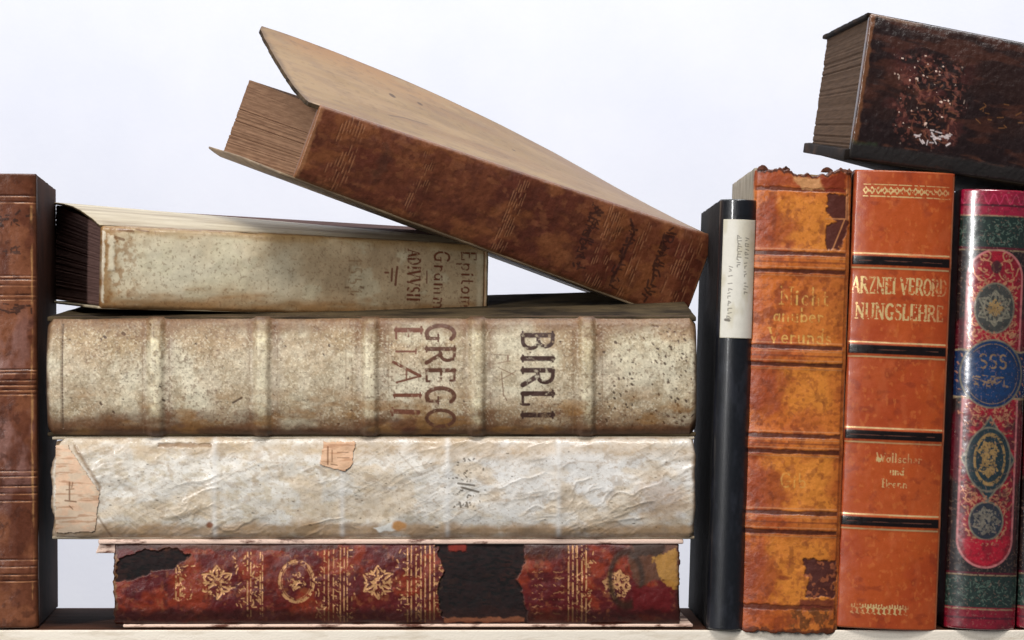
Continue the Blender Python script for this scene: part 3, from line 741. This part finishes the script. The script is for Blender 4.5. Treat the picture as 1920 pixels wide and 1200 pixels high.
# ------------------------------------------------------------------ 6 tilted brown book with lifted cover
def tilted():
    L, T = 856, 164
    c = Canvas(L, T, 1.1, seed=71)
    c.fill((100, 54, 34), .36)
    c.mix((84, 40, 28), sstep(.44, .62, c.n(110, 60, seed=1)) * .8)
    c.mix((124, 74, 42), sstep(.5, .64, c.n(70, 40, seed=2)) * .6)
    c.mix((74, 38, 28), sstep(.5, .7, c.n(20, 15, seed=3)) * .5)
    c.mix((140, 88, 56), sstep(.58, .72, c.n(16, 12, seed=4)) * .3)
    c.mix((74, 36, 26), c.rect(60, 96, 500, 120, 10, 16, 40) * .45)
    r = random.Random(2); seg = []; seg2 = []
    for x0, x1, n in ((50, 100, 8), (222, 256, 7), (418, 448, 6), (622, 662, 8), (700, 722, 4), (786, 838, 9)):
        for i in range(n):
            x = x0 + (x1 - x0) * i / n
            y = r.uniform(4, 24)
            while y < T - 12:
                l = r.uniform(8, 40); seg.append((x, y, x - 1, y + l, 1.8)); seg2.append((x + 2.4, y, x + 1.4, y + l, 1.6)); y += l + r.uniform(3, 26)
    fa = sstep(.3, .6, c.n(16, 26, seed=30)); c.mix((62, 32, 24), c.lines(seg) * .5 * fa, disp=-.7); c.mix((160, 114, 80), c.lines(seg2) * .5 * fa)
    for x in (238, 432, 640, 812): c.disp += 2.5 * np.exp(-((c.X - x) / 24) ** 2)
    ink = (40, 22, 20)
    c.mix(ink, np.maximum(c.mutter(588, 20, 604, 140, 34, 4, 3), c.text("Amub", 586, 14, 26, 4.5, True, gap=.14)) * .75)
    c.mix(ink, np.maximum(c.mutter(672, 30, 688, 150, 26, 5, 4), c.pline([(672, 20), (688, 40), (678, 140)], 5)) * .75)
    c.mix(ink, np.maximum(c.mutter(748, 14, 764, 148, 38, 4, 5), c.text("Band", 750, 24, 22, 4, True, gap=.14)) * .78)
    c.mix((66, 42, 32), c.ell(150, 70, 12, 40, 6, 10) * .5)
    c.mix((160, 112, 76), c.rect(0, 0, 8, T, 3, 5, 10) * .6)
    c.edges((136, 92, 60), 6, 8, .7); 
    c.disp += (c.n(90, 60, seed=20) - .5) * 5 + (c.n(9, seed=22) - .5) * 1.4
    b = Book("old_book", "brown calf book lying tilted with its warped cover lifted, leaning down onto the stack", L, T, 520, T2=192, taper=.22)
    b.spine(c, painted("tooled_calf", .4, 1100, .22), bulge=8, p=4, rnd=8)
    q = Canvas(880, 520, 2.2, seed=77)
    q.fill((140, 112, 76), .6)
    q.mix((134, 102, 72), sstep(.35, .65, q.n(190, 60, seed=1, oct=3)) * .6)
    q.mix((160, 132, 96), sstep(.4, .68, q.n(200, 70, seed=2, oct=3)) * .6)
    q.mix((150, 108, 66), sstep(.35, .62, q.n(120, 70, seed=3)) * sstep(300, 500, q.Y) * (1 - sstep(300, 760, q.X)) * .7)
    q.mix((118, 92, 70), sstep(.5, .7, q.n(46, 24, seed=4)) * .35)
    q.mix((138, 112, 96), sstep(500, 860, q.X) * .5)
    q.mix((104, 78, 52), sstep(.62, .74, q.n(14, 14, seed=5)) * .3)
    q.mix((186, 158, 124), (1 - sstep(6, 26, q.Y)) * .6)
    q.mix((92, 70, 52), q.pline([(210, 150), (250, 175), (300, 185)], 7, 3) * .7)
    q.mix((70, 46, 30), np.maximum(q.ell(262, 330, 7, 12), np.maximum(q.ell(330, 350, 6, 9), q.ell(520, 260, 4, 6))) * .85)
    q.mix((80, 60, 44), sstep(488, 512, q.Y + (q.n(20, seed=6) - .5) * 14) * .8)
    q.mix((92, 70, 50), (1 - sstep(2, 14, q.X + (q.n(20, seed=7) - .5) * 12)) * .7)
    mt = painted("warped_tan_board", .2, 1500, .1)
    def lift(A, Y):
        q = np.clip(Y / 500, 0, 1); k = np.clip(1 - A / 830, 0, 1)
        return (108 - 90 * np.clip(A / 856, 0, 1) ** 1.9) * q ** 1.3
    b.cover(True, mt, c=9, x0=-22, x1=2, y1=0, warp=lift, nx=100, ny=50, bevel=.0004, wob=2, inset=2, corner=22, cv=q, rim=plain('board_rim', (40, 32, 24), (86, 70, 52), scale=90, rough=.8, spec=.1))
    b.cover(False, plain("tan_board", (96, 78, 60), (170, 146, 116), scale=26, rough=.6), c=5, x0=-26, x1=2, y1=6, seed=5,
            warp=lambda A, Y: 8 * np.clip(-A / 26, 0, 1) * np.clip(Y / 300, 0, 1), inset=-2)
    b.block(pages("tan_leaves", (98, 68, 50), (138, 106, 82)), c=4, inset=3, fore=4, f0=.03, f1=.965)
    b.place(553, 337, -.012, tilt=19.4, yaw=22, pitch=1.6)
tilted()

# ------------------------------------------------------------------ 7 black book with pasted label
def binder():
    L, T = 806, 70
    c = Canvas(T, L, 1.25, seed=81)
    c.fill((20, 22, 28), .36); c.mix((40, 42, 50), sstep(.5, .7, c.n(14, 40, seed=1)) * .6)
    c.mix((10, 10, 12), c.rect(0, 30, T, 34, 1.5) * .6)
    c.edges((60, 60, 60), 1.5, 2, .5)
    c.disp += (c.n(3, seed=3) - .5) * .12
    b = Book("black_book", "narrow black cloth book with a long white spine label beside the amber leather book", L, T, 480, standing=True)
    b.spine(c, painted("black_cloth", .35, 1600, .3, coat=.5), bulge=22, p=2.0, rnd=5)
    m = plain("black_cloth_boards", (8, 8, 9), (30, 28, 28), scale=80, rough=.75, bump=.5, spec=.15)
    b.cover(False, m, c=7); b.cover(True, m, c=7, seed=2)
    b.block(pages("black_book_leaves", (130, 120, 104), (180, 170, 150), True), inset=8)
    # label
    w, h = 58, 222
    q = Canvas(w, h, 1.0, seed=83); q.fill((226, 222, 210), .6)
    q.mix((204, 196, 172), sstep(.45, .65, q.n(24, 60, seed=1)) * .7); q.mix((190, 176, 140), q.rect(30, 0, 58, 60, 10, 10) * .4)
    r = random.Random(5); seg = []
    for (x0, y0, y1, n) in ((12, 88, 190, 22), (26, 30, 90, 12), (40, 34, 140, 20)):
        for i in range(n):
            y = y0 + (y1 - y0) * i / n; x = x0 + r.uniform(-1, 1); l = r.uniform(3, 7)
            if r.random() < .25: continue
            seg.append((x, y, x + l, y + r.uniform(-2, 2), 1.5))
            if r.random() < .5: seg.append((x, y, x, y + 4, 1.4))
    seg.append((9, 188, 15, 189, 5))
    q.mix((84, 76, 66), q.lines(seg, .6) * .85); q.edges((190, 180, 156), 2, 2, .7)
    V = .09 + (q.X / w) * .86; t = np.abs(2 * V - 1)
    y = -22 * np.clip(1 - t ** 2.0, 0, 1) ** .85 + 1; ed = np.clip((t - (1 - 10 / 70)) / (10 / 70), 0, 1); y += 5 * (1 - np.sqrt(np.clip(1 - ed ** 2, 0, 1))) * .9
    G = b.P(q.Y + 38, y - 1.6, V); Bk = b.P(q.Y + 38, y - .5, V)
    c4 = np.concatenate([q.col.reshape(-1, 3), np.ones((q.X.size, 1))], 1); f4 = np.stack([q.rough.ravel(), q.metal.ravel(), q.metal.ravel(), np.ones(q.X.size)], 1)
    o = shell("spine_label", G, Bk, painted("label_white_paper", .15, 900, .06), b.root, c4, f4); fix_normals(o)
    b.place(1324, 1179, .0, tilt=1.9, yaw=-.5)
binder()

# ------------------------------------------------------------------ 8 amber leather book
def amber():
    L, T = 868, 184
    c = Canvas(T, L, 1.1, seed=91)
    c.fill((198, 106, 42), .4)
    c.mix((168, 74, 32), sstep(.42, .6, c.n(60, 60, seed=1)) * .7)
    c.mix((204, 128, 56), c.n(60, 80, seed=2) * sstep(60, 120, c.X) * .6)
    c.mix((126, 52, 26), sstep(.52, .68, c.n(18, seed=3)) * .6 * (1 - sstep(70, 130, c.X + (c.n(80, seed=33) - .5) * 120)))
    # bright panels
    for (y0, y1) in ((58, 152), (370, 450), (540, 640), (690, 822)):
        c.mix((222, 140, 54), c.rect(44, y0, 160, y1, 14, 22, 30, seed=y0) * .6)
        c.mix((150, 64, 32), c.ell(36, (y0 + y1) / 2 + 10, 40, 48, 14, 26, 18, seed=y1) * .75)
    c.mix((128, 56, 28), sstep(.55, .7, c.n(8, seed=4)) * .4); c.mix((104, 46, 28), sstep(.62, .72, c.n(13, seed=41)) * .4)
    def band(y0, y1):
        for yy, dk in ((y0, 1), (y1 - 8, 1)):
            c.mix((74, 32, 24), c.rect(3, yy, T - 8, yy + 8, 1.6, 2, 20, seed=yy) * .88, disp=-1.4)
            c.mix((196, 140, 98), c.rect(3, yy + 11, T - 8, yy + 12.5, 1) * .6); c.mix((196, 140, 98), c.rect(3, yy - 5, T - 8, yy - 3.5, 1) * .6)
            c.mix((50, 22, 18), c.rect(3, yy + 2, T - 8, yy + 4, 1) * .5 * sstep(.4, .6, c.n(10, 3, seed=yy)))
        c.mix((120, 60, 36), c.rect(3, (y0 + y1) / 2 - 2, T - 8, (y0 + y1) / 2 + 1, 1) * .7)
    band(155, 196); band(330, 371); band(496, 534); band(640, 684)
    c.mix((90, 40, 26), c.rect(3, 34, T - 10, 42, 1.6, 2) * .85, disp=-1.2); c.mix((90, 40, 26), c.rect(3, 816, T - 10, 826, 1.6, 3) * .85, disp=-1.2)
    for y in (175, 350, 515, 662): c.disp += 3.0 * np.exp(-((c.Y - y) / 24) ** 4)
    gold = (244, 196, 110); wr = sstep(.3, .55, c.n(6, seed=5)) * (1 - .25 * sstep(0, 60, np.abs(c.X - 95)))
    for t, x, y, h, sq in (("Nicht", 54, 254, 32, .95), ("anuber", 44, 286, 25, 1.0), ("Verunds", 36, 326, 27, .95)):
        c.mix(gold, c.text(t, x, y, h, 3.4, gap=.14, squeeze=sq, soft=1.1) * wr * .9, rough=.3, metal=.35)
    c.mix(gold, c.text("Gib", 66, 596, 26, 2.6, gap=.14) * wr * .5, rough=.35, metal=.3)
    # losses
    c.mix((82, 32, 20), c.poly([(140, 45), (178, 45), (178, 118), (162, 150), (140, 150), (138, 105), (156, 96), (136, 78)], 2, 6, 10), rough=.6, disp=-1.5)
    c.mix((208, 138, 86), c.lines([(136, 92, 180, 91, 2.5), (172, 92, 150, 150, 2.5), (176, 20, 177, 90, 7)]) * .7)
    c.mix((78, 32, 24), c.poly([(112, 730), (176, 730), (176, 800), (120, 800), (124, 770)], 2, 6, 9), rough=.6, disp=-1.5)
    c.mix((166, 92, 56), sstep(.6, .7, c.n(8, seed=12)) * c.rect(112, 730, 176, 850, 5) * .7)
    c.mix((106, 44, 34), c.rect(108, 805, 176, 822, 2, 5, 9) * .85)
    c.mix((96, 56, 30), sstep(.48, .6, c.n(9, seed=13)) * c.rect(90, 820, T, L, 6, 8) * .8)
    c.mix((128, 52, 26), c.ell(78, 766, 12, 4, 2) * .8)
    c.mix((150, 66, 34), c.rect(0, 0, T, 34, 4, 8, 20) * .7); c.mix((206, 156, 104), c.poly([(72, 8), (120, 6), (130, 38), (90, 34)], 4, 8, 10) * .7)
    c.mix((120, 40, 24), c.poly([(125, 8), (170, 6), (172, 44), (132, 40)], 3, 6, 9) * .8)
    c.mix((90, 40, 24), c.rect(T - 9, 0, T - 6, L, 1.2) * .55); c.mix((206, 136, 84), c.rect(T - 4, 120, T, L, 1.2) * .5)
    c.mix((200, 142, 96), c.rect(0, 40, 3, L, 1.2) * .5)
    c.mix((58, 30, 22), c.rect(0, -5, T, 6, 2, 7, 12) * .85); c.mix((84, 40, 26), c.rect(0, L - 8, T, L + 5, 2, 7, 12) * .8)
    c.disp += (c.n(60, seed=20) - .5) * 4 + (c.n(10, seed=21) - .5) * 1.4
    b = Book("old_book", "amber orange leather book with double dark bands and frayed top beside the black book", L, T, 470, standing=True)
    b.spine(c, painted("amber_leather", .35, 1000, .16), bulge=14, p=2.8, rnd=8, hood=3,
            rag0=lambda v: (fbm(v / 9, v * 0, 4, 3) - .5) * 13 + 9 * sstep(55, 75, v) * (1 - sstep(130, 170, v)) + 1,
            rag1=lambda v: (fbm(v / 12, v * 0, 14, 3) - .4) * 9)
    m = plain("amber_book_boards", (120, 110, 92), (168, 158, 138), scale=40, stretch=(4, 4, 1), rough=.6)
    b.cover(False, m, c=7); b.cover(True, m, c=7, seed=2)
    b.block(pages("amber_book_leaves", (120, 96, 66), (170, 144, 108), True), inset=8)
    # torn scraps of leather standing up at the head
    r = random.Random(6)
    mm = plain("torn_leather", (50, 26, 18), (110, 60, 36), scale=200, rough=.8)
    for i, (v, w, h) in enumerate(((6, 20, 5), (50, 16, 5), (124, 22, 7), (154, 20, 6), (172, 12, 4))):
        n = 9; aa = np.linspace(0, 1, n); bb = np.linspace(0, 1, 5)
        Bm, Am = np.meshgrid(bb, aa)
        prof = np.sin(Am * math.pi) ** .6 * (h + (fbm(Am * 5, Am * 0 + i, 4, 2) - .5) * 6)
        G = b.P(5 - Bm * (prof + 4), -3 + 2 * Bm - 3 * np.sin(Am * 4 + i), (v + Am * w + 2 * Bm * math.sin(i)) / T)
        Bk = b.P(5 - Bm * (prof + 4), 0 + 2 * Bm - 3 * np.sin(Am * 4 + i), (v + Am * w + 2 * Bm * math.sin(i)) / T)
        fix_normals(shell("leather_scrap", G, Bk, mm, b.root))
    b.place(1386, 1182, -.0006, tilt=1.85, yaw=-.4)
amber()

# ------------------------------------------------------------------ 9 orange-brown pharmacology book
def arznei():
    L, T = 858, 190
    c = Canvas(T, L, .95, seed=101)
    c.fill((178, 78, 32), .36)
    c.mix((158, 58, 28), sstep(.42, .6, c.n(90, 90, seed=1)) * .55)
    c.mix((180, 84, 42), sstep(.5, .68, c.n(50, 70, seed=2)) * .4)
    c.mix((132, 50, 28), sstep(.56, .75, c.n(20, 16, seed=3)) * .5)
    c.mix((206, 116, 58), sstep(.62, .74, c.n(7, 10, seed=33)) * .35)
    c.mix((190, 100, 58), sstep(.55, .75, c.n(12, 30, seed=4)) * .25)
    gold = (242, 206, 150)
    for y in (158, 324, 484, 646):
        for yy in (y - 3, y + 24):
            c.mix(gold, c.rect(2, yy, T - 6, yy + 2.6, .9) * (.35 + .65 * sstep(.3, .5, c.n(30, 3, seed=y))), rough=.34, metal=.55)
        c.mix((20, 12, 12), c.rect(2, y + 3, T - 5, y + 20, 1.4), rough=.3, metal=0)
        c.mix((150, 96, 80), c.rect(12, y + 11, T - 20, y + 12.4, .8) * .45 * sstep(.4, .6, c.n(24, 3, seed=y + 1)), metal=.4)
        c.disp += 2.2 * np.exp(-((c.Y - y - 12) / 13) ** 4)
    wr = sstep(.3, .48, c.n(4, seed=5)); g2 = (246, 214, 150)
    def gild(m, k=1): c.mix(g2, m * wr * k, rough=.3, metal=.45)
    glint_fade = 1 - .8 * sstep(118, 186, c.X)  # dims the gilt to the right, painting in the window's glint at left
    gild(c.text("ARZNEI VERORD", 4, 230, 29, 4.0, gap=.05, squeeze=.62) * glint_fade)
    gild(c.text("NUNGSLEHRE", 12, 278, 28, 4.2, gap=.07, squeeze=.72) * glint_fade)
    # beaded rolls at head and tail
    seg = []
    for i in range(14):
        x = 22 + i * 11.5
        seg += [(x - 4, 38, x, 32, 2.2), (x, 32, x + 4, 38, 2.2), (x + 4, 38, x, 44, 2.2), (x, 44, x - 4, 38, 2.2), (x + 5.7, 36, x + 5.7, 40, 2.5)]
    seg += [(18, 49, 180, 49, 2), (18, 27, 178, 27, 1.4)]
    gild(c.lines(seg, .7) * (1 - .6 * sstep(100, 180, c.X)), 1)
    seg = []
    for i in range(11):
        x = 28 + i * 10
        seg += [(x, 814, x, 828, 3), (x - 3, 820, x + 3, 818, 2.6), (x + 5, 812, x + 5, 818, 2), (x - 2, 828, x + 3, 830, 2)]
    gild(c.lines(seg, .7) * (1 - .8 * sstep(100, 140, c.X)) * (.4 + .6 * sstep(35, 60, c.X)))
    gild(c.text("Wallscher", 62, 545, 16, 2.4, gap=.12) * (1 - .6 * sstep(90, 140, c.X)), .65)
    gild(c.rect(62, 536, 73, 545, 1.2)); gild(c.text("und", 88, 568, 14, 2.6, gap=.12)); gild(c.text("Brenn", 74, 592, 15, 2.2, gap=.12), .7)
    c.mix((214, 140, 96), c.rect(T - 4, 6, T - 1, L - 6, 1) * .7); c.mix((96, 30, 22), c.rect(0, 0, 3, L, 1) * .5)
    c.edges((176, 96, 54), 3, 4, .6)
    c.disp += (c.n(70, seed=20) - .5) * 3
    b = Book("old_book", "orange brown leather book with four black bands and gilt title between amber and red books", L, T, 470, standing=True)
    b.spine(c, painted("orange_calf", .18, 1200, .10, coat=.1), bulge=16, p=2.5, rnd=6)
    m = plain("orange_book_boards", (70, 24, 16), (120, 48, 28), scale=40, rough=.5)
    b.cover(False, m, c=7); b.cover(True, m, c=7, seed=2)
    b.block(pages("orange_book_leaves", (150, 130, 100), (200, 180, 150), True), inset=8)
    b.place(1566, 1175, .0, tilt=2.4, yaw=-.6)
arznei()

# ------------------------------------------------------------------ 10 ornate red, green and blue books
def ornate_canvas():
    L, T = 824, 134
    c = Canvas(T, L, .95, seed=111)
    c.fill((34, 22, 22), .3)
    cx = 67
    rnd = random.Random(12)
    def gild(m, k=1, col=(190, 150, 92)): c.mix(col, m * k * sstep(.28, .48, c.n(4, seed=6)), rough=.3, metal=.45, disp=.08)
    # lattice of leaves in the dark ground
    seg = []
    for i in range(800):
        x = rnd.uniform(0, T); y = rnd.uniform(110, 722); a = rnd.uniform(0, 6.28)
        seg.append((x, y, x + 4 * math.cos(a), y + 4 * math.sin(a), rnd.uniform(1, 2)))
    c.mix((104, 84, 66), c.lines(seg, .7) * .6)
    c.mix((84, 12, 26), c.ell(cx - 52, 300, 26, 60, 2) + c.ell(cx + 52, 300, 26, 60, 2)); c.mix((84, 12, 26), c.ell(cx - 52, 480, 24, 70, 2) + c.ell(cx + 52, 480, 24, 70, 2))
    # long cusped red panel
    hw = 49
    pan = np.maximum(c.rect(cx - hw, 165, cx + hw, 655, 1.2), np.maximum(c.ell(cx, 165, hw, 50, 1.2), c.ell(cx, 655, hw, 50, 1.2)))
    out = np.maximum(c.rect(cx - hw - 4, 165, cx + hw + 4, 655, 1.2), np.maximum(c.ell(cx, 165, hw + 4, 54, 1.2), c.ell(cx, 655, hw + 4, 54, 1.2)))
    c.mix((204, 120, 120), out * .9, rough=.3); c.mix((150, 12, 34), pan, rough=.28)
    c.mix((112, 16, 30), pan * sstep(.45, .6, c.n(16, seed=2)) * .6)
    # arabesques
    seg = []
    for sgn in (-1, 1):
        for k, (oy, r0) in enumerate(((148, 22), (182, 17), (250, 20), (412, 18), (436, 20), (580, 18), (600, 15), (385, 13), (272, 14), (122, 12), (205, 11), (560, 13), (640, 12), (300, 10))):
            ox = cx + sgn * (20 + 6 * (k % 3)); p = None
            for i in range(22):
                a = i * .42; rr = r0 * (1 - i / 25)
                q = (ox + sgn * rr * math.cos(a), oy + rr * math.sin(a) * 1.2)
                if p: seg.append((*p, *q, 2.4))
                p = q
                if i % 4 == 0: seg.append((q[0], q[1], q[0] + sgn * 5, q[1] - 4, 3.2))
    gild(c.lines(seg, .8) * pan, .9, (214, 150, 110))
    c.mix((62, 24, 32), np.minimum(pan, c.rect(0, 425, T, 650, 8, 10)) * sstep(.35, .6, c.n(12, seed=88)) * .75)
    # medallions
    def med(y, rx, ry, colr, rim=(132, 122, 104)):
        c.mix(rim, c.ell(cx, y, rx + 3, ry + 3, 1.2), metal=.3); c.mix(colr, c.ell(cx, y, rx, ry, 1.2), rough=.26, metal=0)
    med(222, 35, 45, (62, 62, 58)); gild(petals(c, cx, 222, 33, 6, .52), .9, (150, 144, 124)); gild(c.ring(cx, 222, 20, 26, 3), .8, (160, 150, 130)); gild(petals(c, cx, 222, 16, 4, 0), .9)
    c.mix((40, 30, 32), c.ell(cx, 145, 10, 12, 1.5) * .8)
    c.mix((150, 130, 100), c.rect(-2, 300, T + 2, 392, 1.2, 2), rough=.26); c.mix((12, 40, 78), c.rect(-2, 304, T + 2, 388, 1.2, 2), rough=.24)
    med(345, 56, 62, (14, 44, 84)); c.mix((20, 58, 104), c.ell(cx, 345, 46, 50, 4) * .5)
    gild(c.text("SSS", 42, 334, 25, 4.4, gap=.14), .6); gild(c.mutter(28, 348, 92, 368, 26, 3.2, 7), .55); gild(c.ring(cx, 345, 50, 56, 1.2), .5)
    c.mix((132, 122, 104), c.poly([(cx, 422), (cx + 52, 505), (cx, 588), (cx - 52, 505)], 1.5), metal=.3); c.mix((30, 52, 60), c.poly([(cx, 428), (cx + 48, 505), (cx, 582), (cx - 48, 505)], 1.5), metal=0)
    med(505, 40, 58, (30, 48, 54)); gild(c.ring(cx + 2, 505, 28, 46, 4), .9); gild(petals(c, cx, 490, 20, 6), .9); gild(petals(c, cx, 520, 18, 5, .3), .9)
    med(620, 30, 34, (42, 46, 56)); gild(petals(c, cx, 620, 26, 7), .8, (150, 140, 124))
    c.mix((170, 16, 40), c.poly([(24, 655), (110, 655), (100, 690), (67, 704), (34, 690)], 2), rough=.26)
    c.mix((110, 14, 26), c.ell(cx + 4, 672, 10, 16, 3, 3) * .6)
    # bands at head and tail
    for y0, y1, col in ((0, 50, (150, 18, 52)), (50, 110, (24, 42, 36)), (724, 782, (30, 48, 42)), (782, 824, (128, 14, 36))):
        c.mix(col, c.rect(-2, y0, T + 2, y1, 1)); 
    seg = []
    for y0, y1 in ((56, 104), (730, 776)):
        for i in range(120):
            x = rnd.uniform(0, T); y = rnd.uniform(y0, y1); a = rnd.uniform(0, 6.28); seg.append((x, y, x + 5 * math.cos(a), y + 5 * math.sin(a), 1.6))
    c.mix((92, 112, 98), c.lines(seg, .7) * .7)
    for y in (48, 112, 720, 784): gild(c.rect(-2, y, T + 2, y + 3, .8), .7, (176, 150, 116))
    for y in (28, 108, 716, 800): c.mix((84, 12, 30), c.rect(-2, y, T + 2, y + 4, 1))
    seg = [(x, 18 + 10 * math.sin(x * .3), x + 4, 18 + 10 * math.sin((x + 4) * .3), 2) for x in range(0, T, 4)]
    c.mix((196, 60, 96), c.lines(seg, .8) * .7)
    seg = []
    for (y, rx, ry) in ((222, 40, 50), (345, 62, 68), (505, 50, 76), (620, 38, 43)):
        for i in range(26):
            a = i * 6.283 / 26; px, py = cx + rx * math.cos(a), y + ry * math.sin(a)
            seg.append((px, py, px + 4 * math.cos(a + .8), py + 4 * math.sin(a + .8), 3))
    for i in range(150):
        x = rnd.gauss(cx, 26); y = rnd.choice([165, 185, 270, 280, 415, 428, 580, 585, 400]) + rnd.uniform(-14, 14); a = rnd.uniform(0, 6.28)
        seg.append((x, y, x + 5 * math.cos(a), y + 5 * math.sin(a), rnd.uniform(1.6, 3)))
    free = 1 - np.maximum.reduce([c.ell(cx, 222, 33, 42), c.ell(cx, 345, 57, 63), c.ell(cx, 505, 42, 64), c.ell(cx, 620, 30, 34)])
    gild(c.lines(seg, .8) * free, .7, (206, 140, 104))
    c.mix((30, 16, 18), sstep(.5, .68, c.n(7, seed=91)) * .28); c.mix((196, 150, 130), sstep(.70, .8, c.n(3.2, seed=92, oct=2)) * .18)
    c.disp += (c.n(40, seed=20) - .5) * 1.2
    return c, L, T
oc, oL, oT = ornate_canvas()
ornate_mat = painted("enamelled_cloth", .06, 1300, .22, coat=1.0)
ornate_mat.node_tree.nodes['Principled BSDF'].inputs['Coat IOR'].default_value = 1.9; ornate_mat.node_tree.nodes['Principled BSDF'].inputs['Coat Roughness'].default_value = .2
ornate_boards = plain("crimson_cloth", (54, 8, 14), (96, 16, 26), scale=90, rough=.4)
ornate_pages = pages("ornate_book_leaves", (150, 130, 100), (200, 180, 150), True)
def ornate(label, px, py, tilt, yaw):
    b = Book("ornate_book", label, oL, oT, 460, standing=True, group="ornate red volumes at the right end of the row")
    b.spine(oc, ornate_mat, bulge=26, p=2.1, rnd=5, hood=4)
    b.cover(False, ornate_boards, c=6); b.cover(True, ornate_boards, c=6, seed=2)
    b.block(ornate_pages, c=6, inset=8)
    b.place(px, py, .002, tilt=tilt, yaw=yaw)
ornate("ornate red book with blue medallion and green bands beside the orange brown book", 1771, 1177, 2.3, -.4)
ornate("sliver of a second ornate red book at the far right edge of the photo", 1907, 1177, 2.3, -.4)

# ------------------------------------------------------------------ 11 dark brown book lying on top at the right
def dark_top():
    L, T = 700, 264
    c = Canvas(L, T, 1.2, seed=121)
    c.fill((40, 21, 17), .33)
    c.mix((30, 16, 16), sstep(.42, .6, c.n(80, 70, seed=1)) * .8)
    c.mix((74, 40, 28), sstep(.5, .68, c.n(60, 14, seed=2)) * .6)
    c.mix((84, 40, 36), sstep(.52, .66, c.n(30, 22, seed=3)) * c.rect(60, 60, 200, 210, 30) * .6)
    wz = c.poly([(60, 66), (180, 60), (200, 120), (190, 215), (90, 225), (70, 180), (80, 140)], 10, 16, 20)
    scr = sstep(.56, .68, c.n(6, seed=4)); c.mix((118, 66, 54), scr * wz * .7, rough=.4)
    c.mix((226, 196, 180), sstep(.80, .86, c.n(6, seed=5, oct=2)) * wz, rough=.3, disp=.5)
    g = c.mutter(95, 70, 180, 215, 70, 2.4, 8); c.mix((168, 108, 80), g * wz * .4, metal=.4, rough=.3)
    c.mix((232, 216, 214), c.mutter(112, 190, 180, 214, 20, 3, 9) * .8)
    c.mix((150, 100, 56), c.mutter(200, 120, 330, 170, 14, 2.2, 10) * .5)
    for x in (345,): c.mix((120, 80, 50), c.rect(x, 10, x + 2, 240, 1.2, 2) * .4)
    c.mix((116, 74, 46), c.rect(0, 0, 9, T, 2, 5, 14) * .8); c.mix((122, 88, 62), (1 - sstep(0, 9, c.Y + (c.n(40, 8, seed=7) - .5) * 12)) * (1 - sstep(60, 130, c.X)) * .9)
    c.mix((90, 54, 38), sstep(.55, .7, c.n(22, 5, seed=12)) * c.rect(60, 226, 700, 246, 6) * .7)
    c.mix((44, 66, 34), c.rect(0, 230, 46, 244, 4, 4) * .6)
    c.edges((66, 40, 28), 4, 5, .5)
    c.mix((20, 13, 11), sstep(228, 238, c.Y + (c.n(20, seed=77) - .5) * 5), rough=.8)
    c.disp += (c.n(70, seed=20) - .5) * 5 + (c.n(8, seed=21) - .5) * 1.6
    b = Book("old_book", "dark glossy brown leather book lying tilted on top of the standing books at right", L, T, 450, rise=36, fall=320, taper=-.11, profile=lambda a, y: -38 * np.clip(y / 450, 0, 1) * np.clip(1 - a / 320, 0, 1))
    b.spine(c, painted("dark_glossy_leather", .5, 1000, .3, coat=.35), bulge=14, p=3, rnd=9, hood=4)
    m = plain("dark_leather_boards", (24, 17, 13), (74, 54, 40), scale=50, rough=.75, lo=.5, hi=.75, spec=.12)
    b.cover(True, m, c=8, x0=-4, x1=4, y1=2); b.cover(False, m, c=20, x0=-8, x1=4, seed=4, y1=8, warp=lambda A, Y: -5 * np.clip(-A / 14, 0, 1))
    b.block(pages("grey_brown_leaves", (60, 46, 37), (96, 76, 61)), c=8, inset=4, fore=8, f0=.075)
    b.place(1591, 299, 0, tilt=8.1, yaw=3.6, pitch=1)
dark_top()
